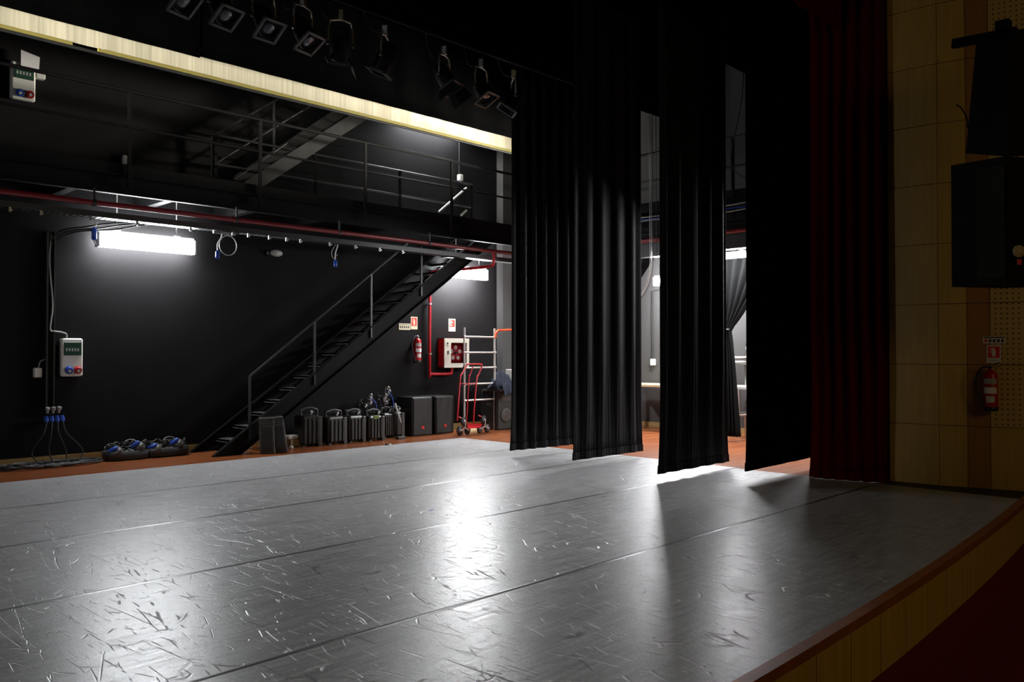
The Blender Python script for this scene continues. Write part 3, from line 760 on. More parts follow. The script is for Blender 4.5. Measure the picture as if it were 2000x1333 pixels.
o = MB().prism([onY(41, 97, 13.02), onY(41, 132, 13.02), onY(76, 139, 13.02), onY(78, 112, 13.02)], (0, 0.003, 0)).build('paper_sheet', PAPER); tag(o, 'white paper sheet stuck above the upper power box', 'paper')
a = onY(69, 141, 13.1); t = MB().box((a.x, 13.05, a.z-0.09), (a.x+0.12, WY, a.z), ch=0.01).build('junction_box', WHITEP); tag(t, 'small white junction box beside the upper power box', 'junction box')
a = onY(240, 303, 13.1); t = MB().box((a.x, 13.08, a.z-0.14), (a.x+0.06, WY, a.z), ch=0.008).build('wall_switch', GREYP); tag(t, 'small pale switch on the wall just above the gallery deck', 'switch')
# hanging socket on a conduit
sk = thing('hanging_socket', 'white socket box at the end of a thin conduit above the gallery', 'socket', tuple(onY(898, 352, 13.0)))
a = onY(898, 347, 13.08); MB().box((a.x-0.05, 13.02, a.z-0.07), (a.x+0.05, 13.12, a.z+0.06), ch=0.01).build('box', WHITEP, sk); MB().tube([(a.x, 13.1, a.z+0.05), (a.x, 13.1, 7.4)], 0.009, 6).build('conduit', STEELG, sk)
# vertical cable duct
du = thing('cable_duct', 'black vertical cable duct from the gallery down the black wall', 'cable duct', (3.8, 13.0, 0.8))
x0 = onY(90, 600, 13.05).x; x1 = onY(107, 600, 13.05).x
m = MB(); m.box((x0, 13.02, 0.82), (x0+0.02, WY, 3.35)); m.box((x1-0.02, 13.02, 0.82), (x1, WY, 3.35)); m.box((x0, 13.12, 0.82), (x1, 13.145, 3.35)); m.build('channel', STEELG, du)
MB().tube(smooth_path([(x0+0.07, 13.08, 3.3), (x0+0.04, 13.05, 2.9), (x0+0.08, 13.03, 2.3), (x0+0.05, 13.03, 1.95), (x0+0.10, 13.02, 1.91), (x1+0.08, 13.04, 1.90), (x1+0.16, 13.06, 1.87), (x1+0.165, 13.08, 1.80)], 5), 0.012, 6).build('cable', GREYP, du)['label'] = 'pale cable crossing to the power box'
for j in range(3): MB().tube(smooth_path([(x0+0.05+0.03*j, 13.10, 0.85), (x0+0.07+0.02*j, 13.09, 2), (x0+0.06+0.03*j, 13.08, 3.2), (x0+0.4+0.2*j, 12.5, 3.40), (x0+0.9+0.1*j, 11.95, 3.46)], 6), 0.012, 6).build('cable', RUBBER, du)
# plug block and cables
pb = thing('plug_block', 'blue multi-way plug block at the foot of the cable duct with cables', 'plug block', (3.86, 13.05, 0.75))
m = MB()
for j in range(3): m.lathe([(0.018, 0), (0.018, 0.04), (0.03, 0.05), (0.03, 0.09)], (3.78+0.075*j, 13.04, 0.74), (0, -0.4, 1), 10)
m.build('plug', GREYP, pb)
m = MB()
for j in range(4): m.lathe([(0.03, 0), (0.034, 0.06), (0.02, 0.09)], (3.76+0.07*j, 13.03, 0.69), (0, -0.5, -1), 10)
m.build('socket', BLUEP, pb)
for j in range(4):
    x = 3.76+0.07*j
    MB().tube(smooth_path([(x, 12.98, 0.62), (x-0.06+0.03*j, 12.93, 0.45), (x-0.2+0.15*j, 12.95, 0.2), (x-0.1+0.1*j, 12.9, 0.03)], 5), 0.010, 6).build('cable', RUBBER, pb)
a = onY(66, 716, 13.1); jb = thing('wall_socket', 'small white wall socket left of the cable duct', 'socket', (a.x, WY, a.z-0.15))
MB().box((a.x, 13.06, a.z-0.16), (a.x+0.10, WY, a.z-0.02), ch=0.01).build('box', WHITEP, jb); MB().tube(smooth_path([(a.x+0.06, 13.1, a.z-0.03), (a.x+0.08, 13.08, a.z+0.07), (a.x+0.16, 13.1, a.z+0.10), (x0, 13.1, a.z+0.11)], 4), 0.010, 6).build('conduit', GREYP, jb)
cc = thing('cable_coil', 'flat heap of black cables on the parquet below the cable duct', 'cables', tuple(onZ(95, 905)))
c0 = Vector((3.35, 12.78, 0)); c1 = Vector((4.15, 12.86, 0))
for j in range(7):
    f_ = j/6; q = c0.lerp(c1, f_)
    MB().tube(wobble((q.x, q.y, 0.012), 0.20+0.05*(j % 3), 2.6, 0.04, flat=(1.3, 0.75)), 0.014, 6).build('cable', [RUBBER, BPLAST2, RUBBER][j % 3], cc)
# bulkhead lamp on the wall
a = onY(540, 495, 13.05); bl = thing('bulkhead_lamp', 'unlit oval bulkhead lamp on the black wall under the gallery', 'light', tuple(a))
m = MB(); m.ico((a.x, 13.05, a.z), 0.06, (1.9, 1, 1), 10); m.build('diffuser', GREYP, bl); MB().box((a.x-0.14, 13.1, a.z-0.05), (a.x+0.10, WY, a.z+0.05), ch=0.02).build('base', BPLAST, bl)
MB().tube([(a.x-0.1, 13.13, a.z+0.05), (a.x-0.75, 13.13, a.z+0.15), (a.x-0.8, 13.13, 3.7)], 0.008, 6).build('conduit', STEEL, bl)
# dangling blue plugs
def dangling(px, py, label, loop):
    y = 11.85; p = onY(px, py, y)
    t = thing('hanging_plug', label, 'plug', (p.x, y, p.z), 0, 'blue plugs dangling from the cable tray')
    a = onY(px-6, py-38, y)
    MB().box((a.x-0.02, y-0.02, a.z-0.015), (a.x+0.33, y+0.02, a.z+0.02), rz=0.0).build('strut', GALV, t)
    MB().tube(smooth_path([(a.x+0.12, y, a.z), (a.x+0.10, y, a.z-0.08), (p.x, y, p.z+0.12), (p.x, y, p.z)], 4), 0.009, 6).build('cable', WHITEP, t)
    if loop: MB().tube([(p.x+0.17+0.14*math.cos(k*PI/8), y+0.01, p.z+0.11+0.15*math.sin(k*PI/8)) for k in range(16)], 0.007, 6, closed=True).build('cable_loop', GREYP, t)
    else: MB().tube(smooth_path([(a.x+0.10, y, a.z), (p.x-0.07, y, p.z+0.15), (p.x-0.04, y, p.z+0.04), (p.x+0.05, y, p.z+0.12)], 5), 0.005, 6).build('cable_loop', GREYP, t)
    MB().lathe([(0.015, 0.02), (0.03, 0.0), (0.034, -0.08), (0.03, -0.10), (0, -0.10)], (p.x, y, p.z), n=12).build('plug', BLUEP, t)
    return t
dangling(425, 492, 'blue plug with a cable loop hanging right of the left work light', True)
dangling(655, 510, 'blue plug dangling under the tray left of the stair head', False)
p = onY(184, 450, 12.4); t = thing('hanging_plug', 'blue plug hanging at the left end of the lit work light', 'plug', tuple(p), 0, 'blue plugs dangling from the cable tray')
MB().tube(smooth_path([(p.x+0.03, 12.4, 3.45), (p.x+0.03, 12.4, p.z+0.1), (p.x-0.03, 12.4, p.z-0.05), (p.x+0.02, 12.4, p.z-0.2)], 4), 0.010, 6).build('cable', WHITEP, t)
MB().lathe([(0.02, 0.04), (0.036, 0.0), (0.036, -0.12), (0.025, -0.14), (0, -0.14)], (p.x, 12.4, p.z), n=12).build('plug', BLUEP, t)

# signs on the back wall
def sign(label, p0, p1, kind, y=WY):
    a = onY(*p0, y); b = onY(*p1, y); x0, x1, z1, z0 = a.x, b.x, a.z, b.z; w_, h_ = x1-x0, z1-z0
    t = thing('safety_sign', label, 'sign', ((x0+x1)/2, y, z0))
    MB().box((x0, y-0.006, z0), (x1, y, z1)).build('plate', SIGNW, t)
    if kind == 'ext':
        MB().box((x0+0.12*w_, y-0.008, z0+0.28*h_), (x1-0.12*w_, y-0.0062, z1-0.08*h_)).build('red_field', SIGNR, t)
        m = MB(); cx = x0+0.5*w_; m.box((cx-0.1*w_, y-0.0095, z0+0.34*h_), (cx+0.13*w_, y-0.0081, z0+0.72*h_)); m.box((cx-0.03*w_, y-0.0095, z0+0.72*h_), (cx+0.06*w_, y-0.0081, z0+0.82*h_)); m.box((cx-0.22*w_, y-0.0095, z0+0.5*h_), (cx-0.17*w_, y-0.0081, z0+0.8*h_)); m.box((cx-0.22*w_, y-0.0095, z0+0.77*h_), (cx, y-0.0081, z0+0.82*h_)); m.build('extinguisher_symbol', SIGNW, t)
    if kind == 'hose':
        MB().box((x0+0.1*w_, y-0.008, z0+0.36*h_), (x1-0.1*w_, y-0.0062, z1-0.08*h_)).build('red_field', SIGNR, t)
        m = MB(); m.lathe([(0.0, 0.0095), (0.17*w_, 0.0095), (0.17*w_, 0.0081)], (x0+0.42*w_, y, z0+0.68*h_), (0, -1, 0), 14); m.box((x0+0.2*w_, y-0.0095, z0+0.42*h_), (x0+0.55*w_, y-0.0081, z0+0.5*h_)); m.box((x0+0.18*w_, y-0.0095, z0+0.42*h_), (x0+0.3*w_, y-0.0081, z1-0.12*h_)); m.build('hose_symbol', SIGNW, t)
    if kind == 'strip':
        m = MB()
        for k in range(5): m.box((x0+(0.08+0.18*k)*w_, y-0.0075, z0+0.25*h_), (x0+(0.19+0.18*k)*w_, y-0.0062, z0+0.62*h_))
        m.box((x0+0.06*w_, y-0.0075, z0+0.78*h_), (x1-0.06*w_, y-0.0062, z0+0.86*h_)); m.build('pictograms', DARKM, t)
    return t
sign('cream and red fire extinguisher sign on the black wall above the extinguisher', (802, 619), (815, 644), 'ext')
sign('narrow cream strip sign of pictograms beside the extinguisher sign on the black wall', (779, 632), (801, 645), 'strip')
sign('cream and red fire hose sign above the hose cabinet', (876, 623), (889, 648), 'hose')

def extinguisher(label, loc, rz, s=1.0):
    t = thing('fire_extinguisher', label, 'fire extinguisher', loc, rz)
    MB().lathe([(0.0, 0.0), (0.072, 0.0), (0.078, 0.012), (0.078, 0.045), (0.075, 0.05)], n=20).build('base_ring', BPLAST, t, local=True)
    MB().lathe([(0.075, 0.045), (0.075, 0.39), (0.068, 0.425), (0.045, 0.455), (0.022, 0.468), (0.02, 0.48)], n=22).build('cylinder', REDG, t, local=True)
    for z0_, z1_, mt, a0, a1 in ((0.10, 0.17, WHITEP, -130, -60), (0.20, 0.27, PAPER, -150, -40), (0.31, 0.37, GREYP, -150, -40)):
        m = MB(); vs = []; n = 10
        for k in range(n+1):
            a = R(a0+(a1-a0)*k/n); vs += [(0.0765*math.cos(a), 0.0765*math.sin(a), z0_), (0.0765*math.cos(a), 0.0765*math.sin(a), z1_)]
        m.add(vs, [[2*k, 2*k+2, 2*k+3, 2*k+1] for k in range(n)], True); m.build('label_sticker', mt, t, local=True)
    MB().lathe([(0.02, 0.475), (0.02, 0.51), (0.012, 0.52)], n=10).build('valve', GALV, t, local=True)
    m = MB(); m.bar((0, 0, 0.515), (0.09, -0.03, 0.555), 0.02, 0.008); m.bar((0, 0, 0.50), (0.10, -0.03, 0.505), 0.02, 0.008); m.build('lever', BPLAST, t, local=True)
    MB().lathe([(0.016, 0), (0.016, 0.02)], (0.0, -0.02, 0.495), (0, -1, 0), 10).build('gauge', CHROME, t, local=True)
    MB().tube(smooth_path([(-0.01, -0.01, 0.495), (-0.07, -0.02, 0.50), (-0.125, -0.03, 0.43), (-0.15, -0.03, 0.32), (-0.13, -0.03, 0.2), (-0.085, -0.03, 0.09)], 5), 0.011, 8).build('hose', RUBBER, t, local=True)
    MB().lathe([(0.012, 0), (0.018, 0.07)], (-0.085, -0.03, 0.10), (0.15, 0, -1), 10).build('nozzle', RUBBER, t, local=True)
    MB().box((-0.03, 0.06, 0.35), (0.03, 0.12, 0.40)).build('wall_bracket', STEELG, t, local=True)
    t.scale = (s, s, s)
    return t
p = onY(815, 709, 13.03); extinguisher('red fire extinguisher hung on the black wall under the signs', (p.x, 13.03, p.z), 0, 1.06)
# side wall extinguisher and signs
def wallpt(px, py, off=0.0):
    """point on the side wall plane through C and D"""
    n = Vector((dirCD.y, -dirCD.x, 0)); d = _ray(px, py); o_ = Vector((0, 0, EYE)); t_ = ((C-o_).dot(n)+off)/d.dot(n); return o_+d*t_
angCD = math.atan2(dirCD.y, dirCD.x)
nCD = Vector((dirCD.y, -dirCD.x, 0))
if nCD.dot(Vector((1, 0, 0))) > 0: nCD = -nCD
p = wallpt(1935, 802)
extinguisher('red fire extinguisher on the perforated wood wall at the right', tuple(p+nCD*0.12), angCD, 1.02)
def wall_sign(label, p0, p1, kind):
    a = wallpt(*p0); b = wallpt(*p1); t = thing('safety_sign', label, 'sign', (a.x, a.y, b.z), angCD)
    w_ = (Vector((b.x, b.y))-Vector((a.x, a.y))).length; h_ = a.z-b.z
    MB().box((0, -0.006, 0), (w_, 0, h_)).build('plate', PAPER, t, local=True)
    if kind == 'ext':
        MB().box((0.08*w_, -0.008, 0.28*h_), (0.92*w_, -0.0062, 0.94*h_)).build('red_field', SIGNR, t, local=True)
        m = MB(); m.box((0.38*w_, -0.0095, 0.36*h_), (0.62*w_, -0.0081, 0.76*h_)); m.box((0.44*w_, -0.0095, 0.76*h_), (0.54*w_, -0.0081, 0.86*h_)); m.box((0.26*w_, -0.0095, 0.55*h_), (0.31*w_, -0.0081, 0.84*h_)); m.box((0.26*w_, -0.0095, 0.80*h_), (0.5*w_, -0.0081, 0.85*h_)); m.build('extinguisher_symbol', PAPER, t, local=True)
        text_mesh('Extintor', 0.16*h_, DARKM, Matrix.Translation(t.location) @ Matrix.Rotation(angCD, 4, 'Z') @ Vector((w_/2, -0.0075, 0.14*h_)), (Matrix.Rotation(angCD, 4, 'Z') @ Matrix.Rotation(PI/2, 4, 'X')).to_quaternion(), t)
    else:
        m = MB(); m.box((0.03*w_, -0.0075, 0.76*h_), (0.97*w_, -0.0062, 0.95*h_)); m.build('header_bar', DARKM, t, local=True)
        for k in range(5): MB().box(((0.06+0.185*k)*w_, -0.0075, 0.15*h_), ((0.19+0.185*k)*w_, -0.0062, 0.62*h_)).build('pictogram', SIGNR if k == 0 else DARKM, t, local=True)
wall_sign('white strip sign with five pictograms on the perforated wall', (1920, 658), (1964, 671), 'strip')
wall_sign('red and white extinguisher sign on the perforated wall', (1927, 675), (1955, 709), 'ext')

# hose reel cabinet
a = onY(868, 661, 12.93); b = onY(916, 718, 12.93)
x0, x1, z1, z0 = a.x, b.x, a.z, b.z; w_, h_ = x1-x0, z1-z0
hc = thing('hose_cabinet', 'red fire hose cabinet with white door and window showing the reel', 'hose cabinet', ((x0+x1)/2, WY, z0))
m = MB(); t_ = 0.015
m.box((x0, 12.95, z0), (x1, 12.965, z1)); m.v = []; m.f = []; m.sm = []
m.box((x0, 12.95, z0), (x0+t_, WY, z1)); m.box((x1-t_, 12.95, z0), (x1, WY, z1)); m.box((x0, 12.95, z0), (x1, WY, z0+t_)); m.box((x0, 12.95, z1-t_), (x1, WY, z1)); m.box((x0, 13.13, z0), (x1, WY, z1))
m.build('body', REDG, hc)
m = MB(); wx0, wx1, wz0, wz1 = x0+0.26*w_, x1-0.10*w_, z0+0.15*h_, z1-0.15*h_
m.box((x0, 12.925, z0), (wx0, 12.948, z1)); m.box((wx1, 12.925, z0), (x1, 12.948, z1)); m.box((wx0, 12.925, z0), (wx1, 12.948, wz0)); m.box((wx0, 12.925, wz1), (wx1, 12.948, z1)); m.build('door', WHITEM, hc)
cx, cz = (wx0+wx1)/2, (wz0+wz1)/2
m = MB(); m.lathe([(0.0, 0.0), (0.21, 0.0), (0.21, 0.02), (0.0, 0.02)], (cx, 13.06, cz), (0, -1, 0), 26); rl = m.build('reel', REDG, hc)
for k in range(5):
    aa = 2*PI*k/5+0.3
    MB().lathe([(0.0, 0.0), (0.045, 0.0), (0.045, 0.004)], (cx+0.12*math.cos(aa), 13.035, cz+0.12*math.sin(aa)), (0, -1, 0), 14).build('reel_hole', PAPER, rl)
MB().lathe([(0.03, 0), (0.03, 0.04)], (cx, 13.04, cz), (0, -1, 0), 12).build('reel_hub', DARKM, rl)
m = MB(); m.lathe([(0.02, 0), (0.02, 0.008)], (x0+0.12*w_, 12.925, z1-0.17*h_), (0, -1, 0), 12); m.box((x0+0.11*w_, 12.905, z0+0.45*h_), (x0+0.16*w_, 12.925, z0+0.58*h_), ch=0.004); m.build('door_handle', DARKM, hc)
gl = bpy.data.materials.new('clear_glass'); gl.use_nodes = True; g_ = gl.node_tree.nodes['Principled BSDF']; g_.inputs['Transmission Weight'].default_value = 1; g_.inputs['Roughness'].default_value = 0.02; g_.inputs['IOR'].default_value = 1.1
MB().box((wx0, 12.934, wz0), (wx1, 12.938, wz1)).build('window_pane', gl, hc)

# ================================================================== LOUDSPEAKERS on the floor
def sub(label, x0, x1, yf, z0, h, dep=0.55, rz=0.0, horn=False, group='black floor loudspeakers by the back wall', badge=True):
    w_ = x1-x0; t = thing('loudspeaker', label, 'loudspeaker', ((x0+x1)/2, yf+dep/2, z0), rz, group)
    MB().box((-w_/2, -dep/2+0.02, 0.0), (w_/2, dep/2, h), ch=0.012).build('cabinet', BPLAST, t, local=True)
    MB().box((-w_/2+0.02, -dep/2, 0.02), (w_/2-0.02, -dep/2+0.022, h-0.02), ch=0.008).build('grille', GRILLE, t, local=True)
    if badge: MB().box((-0.03, -dep/2-0.006, 0.13), (0.03, -dep/2-0.001, 0.19), ch=0.0015).build('badge', SIGNR, t, local=True)['label'] = 'small red square badge'
    if horn:
        MB().lathe([(0.14, 0.0), (0.15, 0.012), (0.13, 0.02), (0.0, 0.01)], (0, -dep/2, h*0.38), (0, -1, 0), 20).build('woofer', BPLAST2, t, local=True)
        MB().box((-0.12, -dep/2-0.012, h*0.74), (0.12, -dep/2, h*0.92), ch=0.005).build('horn', BPLAST2, t, local=True)
    MB().box((-w_/2-0.004, -0.08, h*0.62), (-w_/2+0.002, 0.08, h*0.70)).build('side_handle', DARKM, t, local=True)
    return t
a = onZ(788, 851); b = onZ(829, 848)
sub('black floor loudspeaker with a red badge next to the stacked lamps', a.x, b.x, 12.48, 0, 0.745, rz=R(-3))
a = onZ(834, 848); b = onZ(880, 845)
sub('black floor loudspeaker with a red badge beside the red hand truck', a.x+0.02, b.x, 12.5, 0, 0.745, rz=R(4))
sub('black loudspeaker under the navy cloth right of the hand truck', 12.0, 12.46, 12.22, 0, 0.80, rz=R(-4), horn=True, badge=False)
sub('black loudspeaker under the silver box partly behind the leftmost drape', 12.5, 12.94, 12.12, 0, 0.80, rz=R(-4), horn=True, badge=False)
o = MB().box((11.98, 12.12, 0.80), (13.0, 12.7, 0.84), ch=0.008).build('board', BPLAST2); tag(o, 'dark board lying across the two loudspeakers right of the hand truck', 'board')
# navy cloth heap
def heap(name, label, c, rad, m, seed, cat='cloth', n=26, h=0.2):
    rnd = random.Random(seed); vs = []; fs = []
    ph = [rnd.uniform(0, 6) for _ in range(8)]
    for j in range(n+1):
        for i in range(n+1):
            u = i/n*2-1; v = j/n*2-1; rr = max(abs(u), abs(v)); e = math.hypot(u, v)
            f = max(0, 1-e**2.2*0.6)*(1 if rr < 1 else 0.0)
            z = h*f*(0.7+0.35*math.sin(5*u+ph[0]+3*v)+0.25*abs(math.sin(7*v+ph[1]-3*u))+0.12*math.sin(15*u+9*v+ph[2]))
            wr = 0.05*math.sin(9*u+ph[3])
            vs.append((c[0]+rad[0]*(u+wr*v), c[1]+rad[1]*(v+0.08*math.sin(6*u+ph[4])), c[2]+max(0.006, z)))
    W = n+1
    for j in range(n):
        for i in range(n): fs.append([j*W+i, j*W+i+1, (j+1)*W+i+1, (j+1)*W+i])
    bot = len(vs); m_ = MB().add(vs, fs, True)
    o = m_.build(name, m); sd = o.modifiers.new('thickness', 'SOLIDIFY'); sd.thickness = 0.006
    return tag(o, label, cat)
NAVYC = heap('folded_cloth', 'crumpled navy blue cloth heaped on the loudspeakers behind the hand truck', (12.2, 12.35, 0.845), (0.27, 0.2), NAVY, 4, h=0.30)
# front fall of the cloth
m = MB(); vs = []; fs = []; n = 24
for j in range(9):
    for i in range(n+1):
        u = i/n; z = 0.98-0.27*j/8*(1-0.55*u+0.1*math.sin(u*9)); vs.append((11.93+0.48*u, 12.09-0.03*math.sin(u*14+j*0.3)-0.012*j, z))
for j in range(8):
    for i in range(n): fs.append([j*(n+1)+i, j*(n+1)+i+1, (j+1)*(n+1)+i+1, (j+1)*(n+1)+i])
o = m.add(vs, fs, True).build('hanging_end', NAVY); sd = o.modifiers.new('thickness', 'SOLIDIFY'); sd.thickness = 0.006; o.parent = NAVYC
bx = thing('equipment_box', 'silver equipment box with a dark front standing on the loudspeakers', 'box', (12.78, 12.35, 0.84))
MB().box((12.52, 12.15, 0.84), (13.0, 12.55, 1.25), ch=0.012).build('case', ALU, bx); MB().box((12.56, 12.14, 0.95), (12.96, 12.152, 1.20)).build('front_panel', STEELG, bx)

# ================================================================== SCAFFOLD FRAME and hand truck
sf = thing('scaffold_frame', 'aluminium ladder frame standing against the wall behind the red hand truck', 'frame', (11.6, 12.3, 0))
pz = [onY(907, 640, 12.35), onY(907, 842, 12.35), onY(966, 642, 12.35), onY(966, 720, 12.35)]
xa, xb = pz[0].x, pz[2].x; zt = pz[0].z
for x in (xa, xb): MB().tube([(x, 12.35, 0.0), (x, 12.35, zt)], 0.022, 10).build('upright', ALU, sf)
for py in (658, 689, 719, 751, 783):
    z = onY(907, py, 12.35).z; MB().tube([(xa, 12.35, z), (xb, 12.35, z)], 0.018, 8).build('rung', ALU, sf)
    m = MB()
    for x in (xa, xb): m.lathe([(0.03, -0.025), (0.03, 0.025)], (x, 12.35, z), (1, 0, 0), 10)
    m.build('coupler', GALV, sf)
p0 = onY(968, 660, 12.3); p1 = onY(1010, 643, 12.3)
o = MB().tube(smooth_path([(p0.x, 12.3, p0.z), (p0.x+0.02, 12.3, p0.z+0.1), (p0.x+0.08, 12.3, p0.z+0.15), (p0.x+0.2, 12.3, p0.z+0.16), (p1.x+0.3, 12.3, p1.z)], 5), 0.022, 10).build('orange_tube', ORANGE); tag(o, 'orange red bent tube clamped to the top of the aluminium frame', 'tube')
ht = thing('hand_truck', 'red stair-climbing hand truck with triple wheels', 'hand truck', (11.6, 12.3, 0), R(0))
HY = 12.05
def H(px, py, y=HY): return onY(px, py, y)
def hp(px, py, dy=0.0): return H(px, py, HY+dy)
tl, tr_ = hp(912, 713, 0.2), hp(940, 713, 0.2)
# frame: tall bent tubes leaning back
MB().tube(smooth_path([hp(893, 822), hp(894, 808), hp(899, 740, .1), hp(903, 730, .14), hp(911, 715, .2), hp(914, 712, .2), hp(938, 712, .2), hp(941, 716, .2), hp(934, 733, .14), hp(931, 742, .1), hp(926, 800), hp(925, 826)], 4), 0.016, 8).build('frame', REDG, ht)
MB().tube(smooth_path([hp(924, 715, .2), hp(918, 733, .14), hp(916, 742, .1), hp(911, 826)], 4), 0.012, 8).build('middle_tube', REDG, ht)
MB().tube([hp(899, 750, .08), hp(931, 750, .08)], 0.010, 6).build('cross_tube', REDG, ht)
MB().prism([hp(912, 829), hp(942, 829, 0.0), hp(938, 836, -0.25), hp(914, 838, -0.25)], (0, 0, 0.012)).build('toe_plate', REDG, ht)
for cxp, cyp in ((904, 826), (943, 824)):
    c = hp(cxp, cyp, -0.02); c.z = 0.15
    br = MB()
    for k in range(3):
        aa = PI/2+2*PI*k/3; q = c+Vector((0.118*math.cos(aa), -0.02, 0.118*math.sin(aa)))
        wv = MB().lathe([(0.05, -0.026), (0.082, -0.022), (0.09, 0), (0.082, 0.022), (0.05, 0.026), (0.02, 0.03), (0, 0.03)], q, (0.35, -1, 0), 16).build('wheel', RUBBER, ht)
        MB().lathe([(0.03, 0), (0.03, 0.03), (0, 0.032)], q, (0.35, -1, 0), 12).build('wheel_hub', GALV, wv)
        br.bar(c+Vector((0, -0.06, 0)), q+Vector((0, -0.04, 0)), 0.02, 0.03)
    br.build('wheel_spider', GALV, ht)
    MB().tube(smooth_path([c+Vector((0.0, -0.02, 0)), c+Vector((-0.02, -0.02, 0.15)), c+Vector((-0.12, 0, 0.21))], 4), 0.014, 8).build('wheel_arm', REDG, ht)
a = onZ(880, 842); b = onZ(926, 842)
o = MB().box((a.x, 12.42, 0), (b.x, 12.58, 0.05), ch=0.004).build('wood_batten', CREAMT); tag(o, 'pale wooden batten on the floor behind the hand truck wheels', 'batten')

# ================================================================== UPRIGHT STAGE LAMPS standing on the floor
def floor_unit(label, px, py, hgt, wid=0.33, rz=0.0, var=0):
    p = onZ(px, py); t = thing('floor_fixture', label, 'stage fixture', (p.x, p.y+0.2, 0), rz, 'black upright fixtures standing in a row by the stair')
    d = 0.36; w2 = wid/2; body = hgt*0.80
    MB().box((-w2, -d/2, 0.03), (w2, d/2, body), ch=0.03).build('case', BPLAST, t, local=True)
    for k in range(4):
        x = -w2+0.055+k*(wid-0.11)/3; MB().box((x-0.013, -d/2-0.022, 0.05), (x+0.013, -d/2+0.002, body-0.05), ch=0.004).build('rib', BPLAST2, t, local=True)
    MB().box((w2-0.05, -d/2-0.028, 0.0), (w2+0.02, -d/2+0.06, body*0.97), ch=0.008).build('corner_rail', BPLAST2, t, local=True)
    m = MB(); m.tube(smooth_path([(-w2+0.03, -0.08, body-0.01), (-w2+0.02, -0.08, body+0.08), (-w2+0.07, -0.08, hgt*0.97), (0, -0.08, hgt), (w2-0.07, -0.08, hgt*0.97), (w2-0.02, -0.08, body+0.08), (w2-0.03, -0.08, body-0.01)], 4), 0.017, 8); m.build('handle', BPLAST2, t, local=True)
    m = MB(); m.tube(wobble((0, 0.0, body+0.03), wid*0.27, 2.5, 0.05), 0.010, 6); m.build('coiled_cable', RUBBER, t, local=True)
    MB().lathe([(0.02, 0), (0.025, 0.05), (0.012, 0.07)], (0.02+0.03*var, -0.1, body+0.02), (0.3, -0.4, 1), 10).build('connector', GALV, t, local=True)
    if var == 3: MB().box((-0.09, -d/2-0.02, body-0.06), (0.05, -d/2-0.003, body+0.01), ch=0.008).build('green_tag', mat('dull_green', (0.10, 0.14, 0.01), 0.6), t, local=True)
    m = MB()
    for sx in (-1, 1):
        for sy in (-1, 1): m.box((sx*(w2-0.05)-0.03, sy*(d/2-0.05)-0.03, 0), (sx*(w2-0.05)+0.03, sy*(d/2-0.05)+0.03, 0.032))
    m.build('foot', RUBBER, t, local=True)
    return t
FG = 'black ribbed fixture standing on the parquet, '
floor_unit(FG+'leftmost of the row beside the stair', 612, 873, 0.66, 0.34, R(-8), 0)
floor_unit(FG+'second of the row from the stair', 658, 869, 0.60, 0.37, R(6), 1)
floor_unit(FG+'third of the row from the stair', 697, 865, 0.59, 0.34, R(6), 2)
floor_unit(FG+'fourth of the row, with a green tag', 735, 862, 0.57, 0.33, R(6), 3)
floor_unit(FG+'fifth of the row, set slightly back', 760, 856, 0.58, 0.26, R(4), 2)
floor_unit(FG+'last of the row next to the loudspeakers', 780, 855, 0.60, 0.20, R(4), 1)
def clamp_pile(label, px, py, h, s):
    random.seed(s); p = onZ(px, py); z0_ = 0.56
    t = thing('clamp_cluster', label, 'clamps', (p.x, p.y+0.2, z0_), 0, 'chrome clamps and cables on top of the fixtures')
    x, y = p.x, p.y+0.25
    MB().tube(wobble((x, y, z0_), 0.10, 4, h*0.55, jit=0.03), 0.013, 6).build('cable', RUBBER, t)
    m = MB()
    for k in range(5):
        q = Vector((x+random.uniform(-0.09, 0.09), y-0.12, z0_+h*(0.25+0.17*k)))
        m.tube([q+Vector((0.03*math.cos(a), 0, 0.035*math.sin(a))) for a in [i*PI/5 for i in range(8)]], 0.008, 6)
        m.lathe([(0.012, -0.03), (0.012, 0.03)], q, (1, 0.2, 0.6), 8)
    m.tube([(x-0.02, y-0.1, z0_), (x+0.01, y-0.1, z0_+h)], 0.010, 6)
    m.build('clamp', CHROME, t)
    MB().tube(smooth_path([(x+0.05, y-0.12, z0_+h*0.8), (x+0.13, y-0.15, z0_+h*0.45), (x+0.14, y-0.17, z0_+0.0)], 4), 0.009, 6).build('blue_strap', BLUEP, t)
clamp_pile('chrome clamp and cables on the fourth black fixture', 728, 860, 0.26, 3)
clamp_pile('tall tangle of chrome clamps on the black fixtures next to the loudspeakers', 762, 857, 0.40, 5)
o = thing('white_strap_lamp', 'slim black stand with a pale strap before the last black fixture', 'stand', tuple(onZ(783, 858)))
p = onZ(781, 858); MB().tube([(p.x-0.03, p.y+0.12, 0.66), (p.x+0.05, p.y+0.02, 0.28)], [0.024, 0.010], 8).build('strap', GREYP, o); MB().box((p.x-0.08, p.y-0.06, 0), (p.x+0.1, p.y+0.04, 0.05), ch=0.01).build('base', BPLAST2, o)
MB().tube([(p.x+0.05, p.y, 0.04), (p.x+0.05, p.y+0.02, 0.3)], 0.012, 8).build('pole', BPLAST2, o)

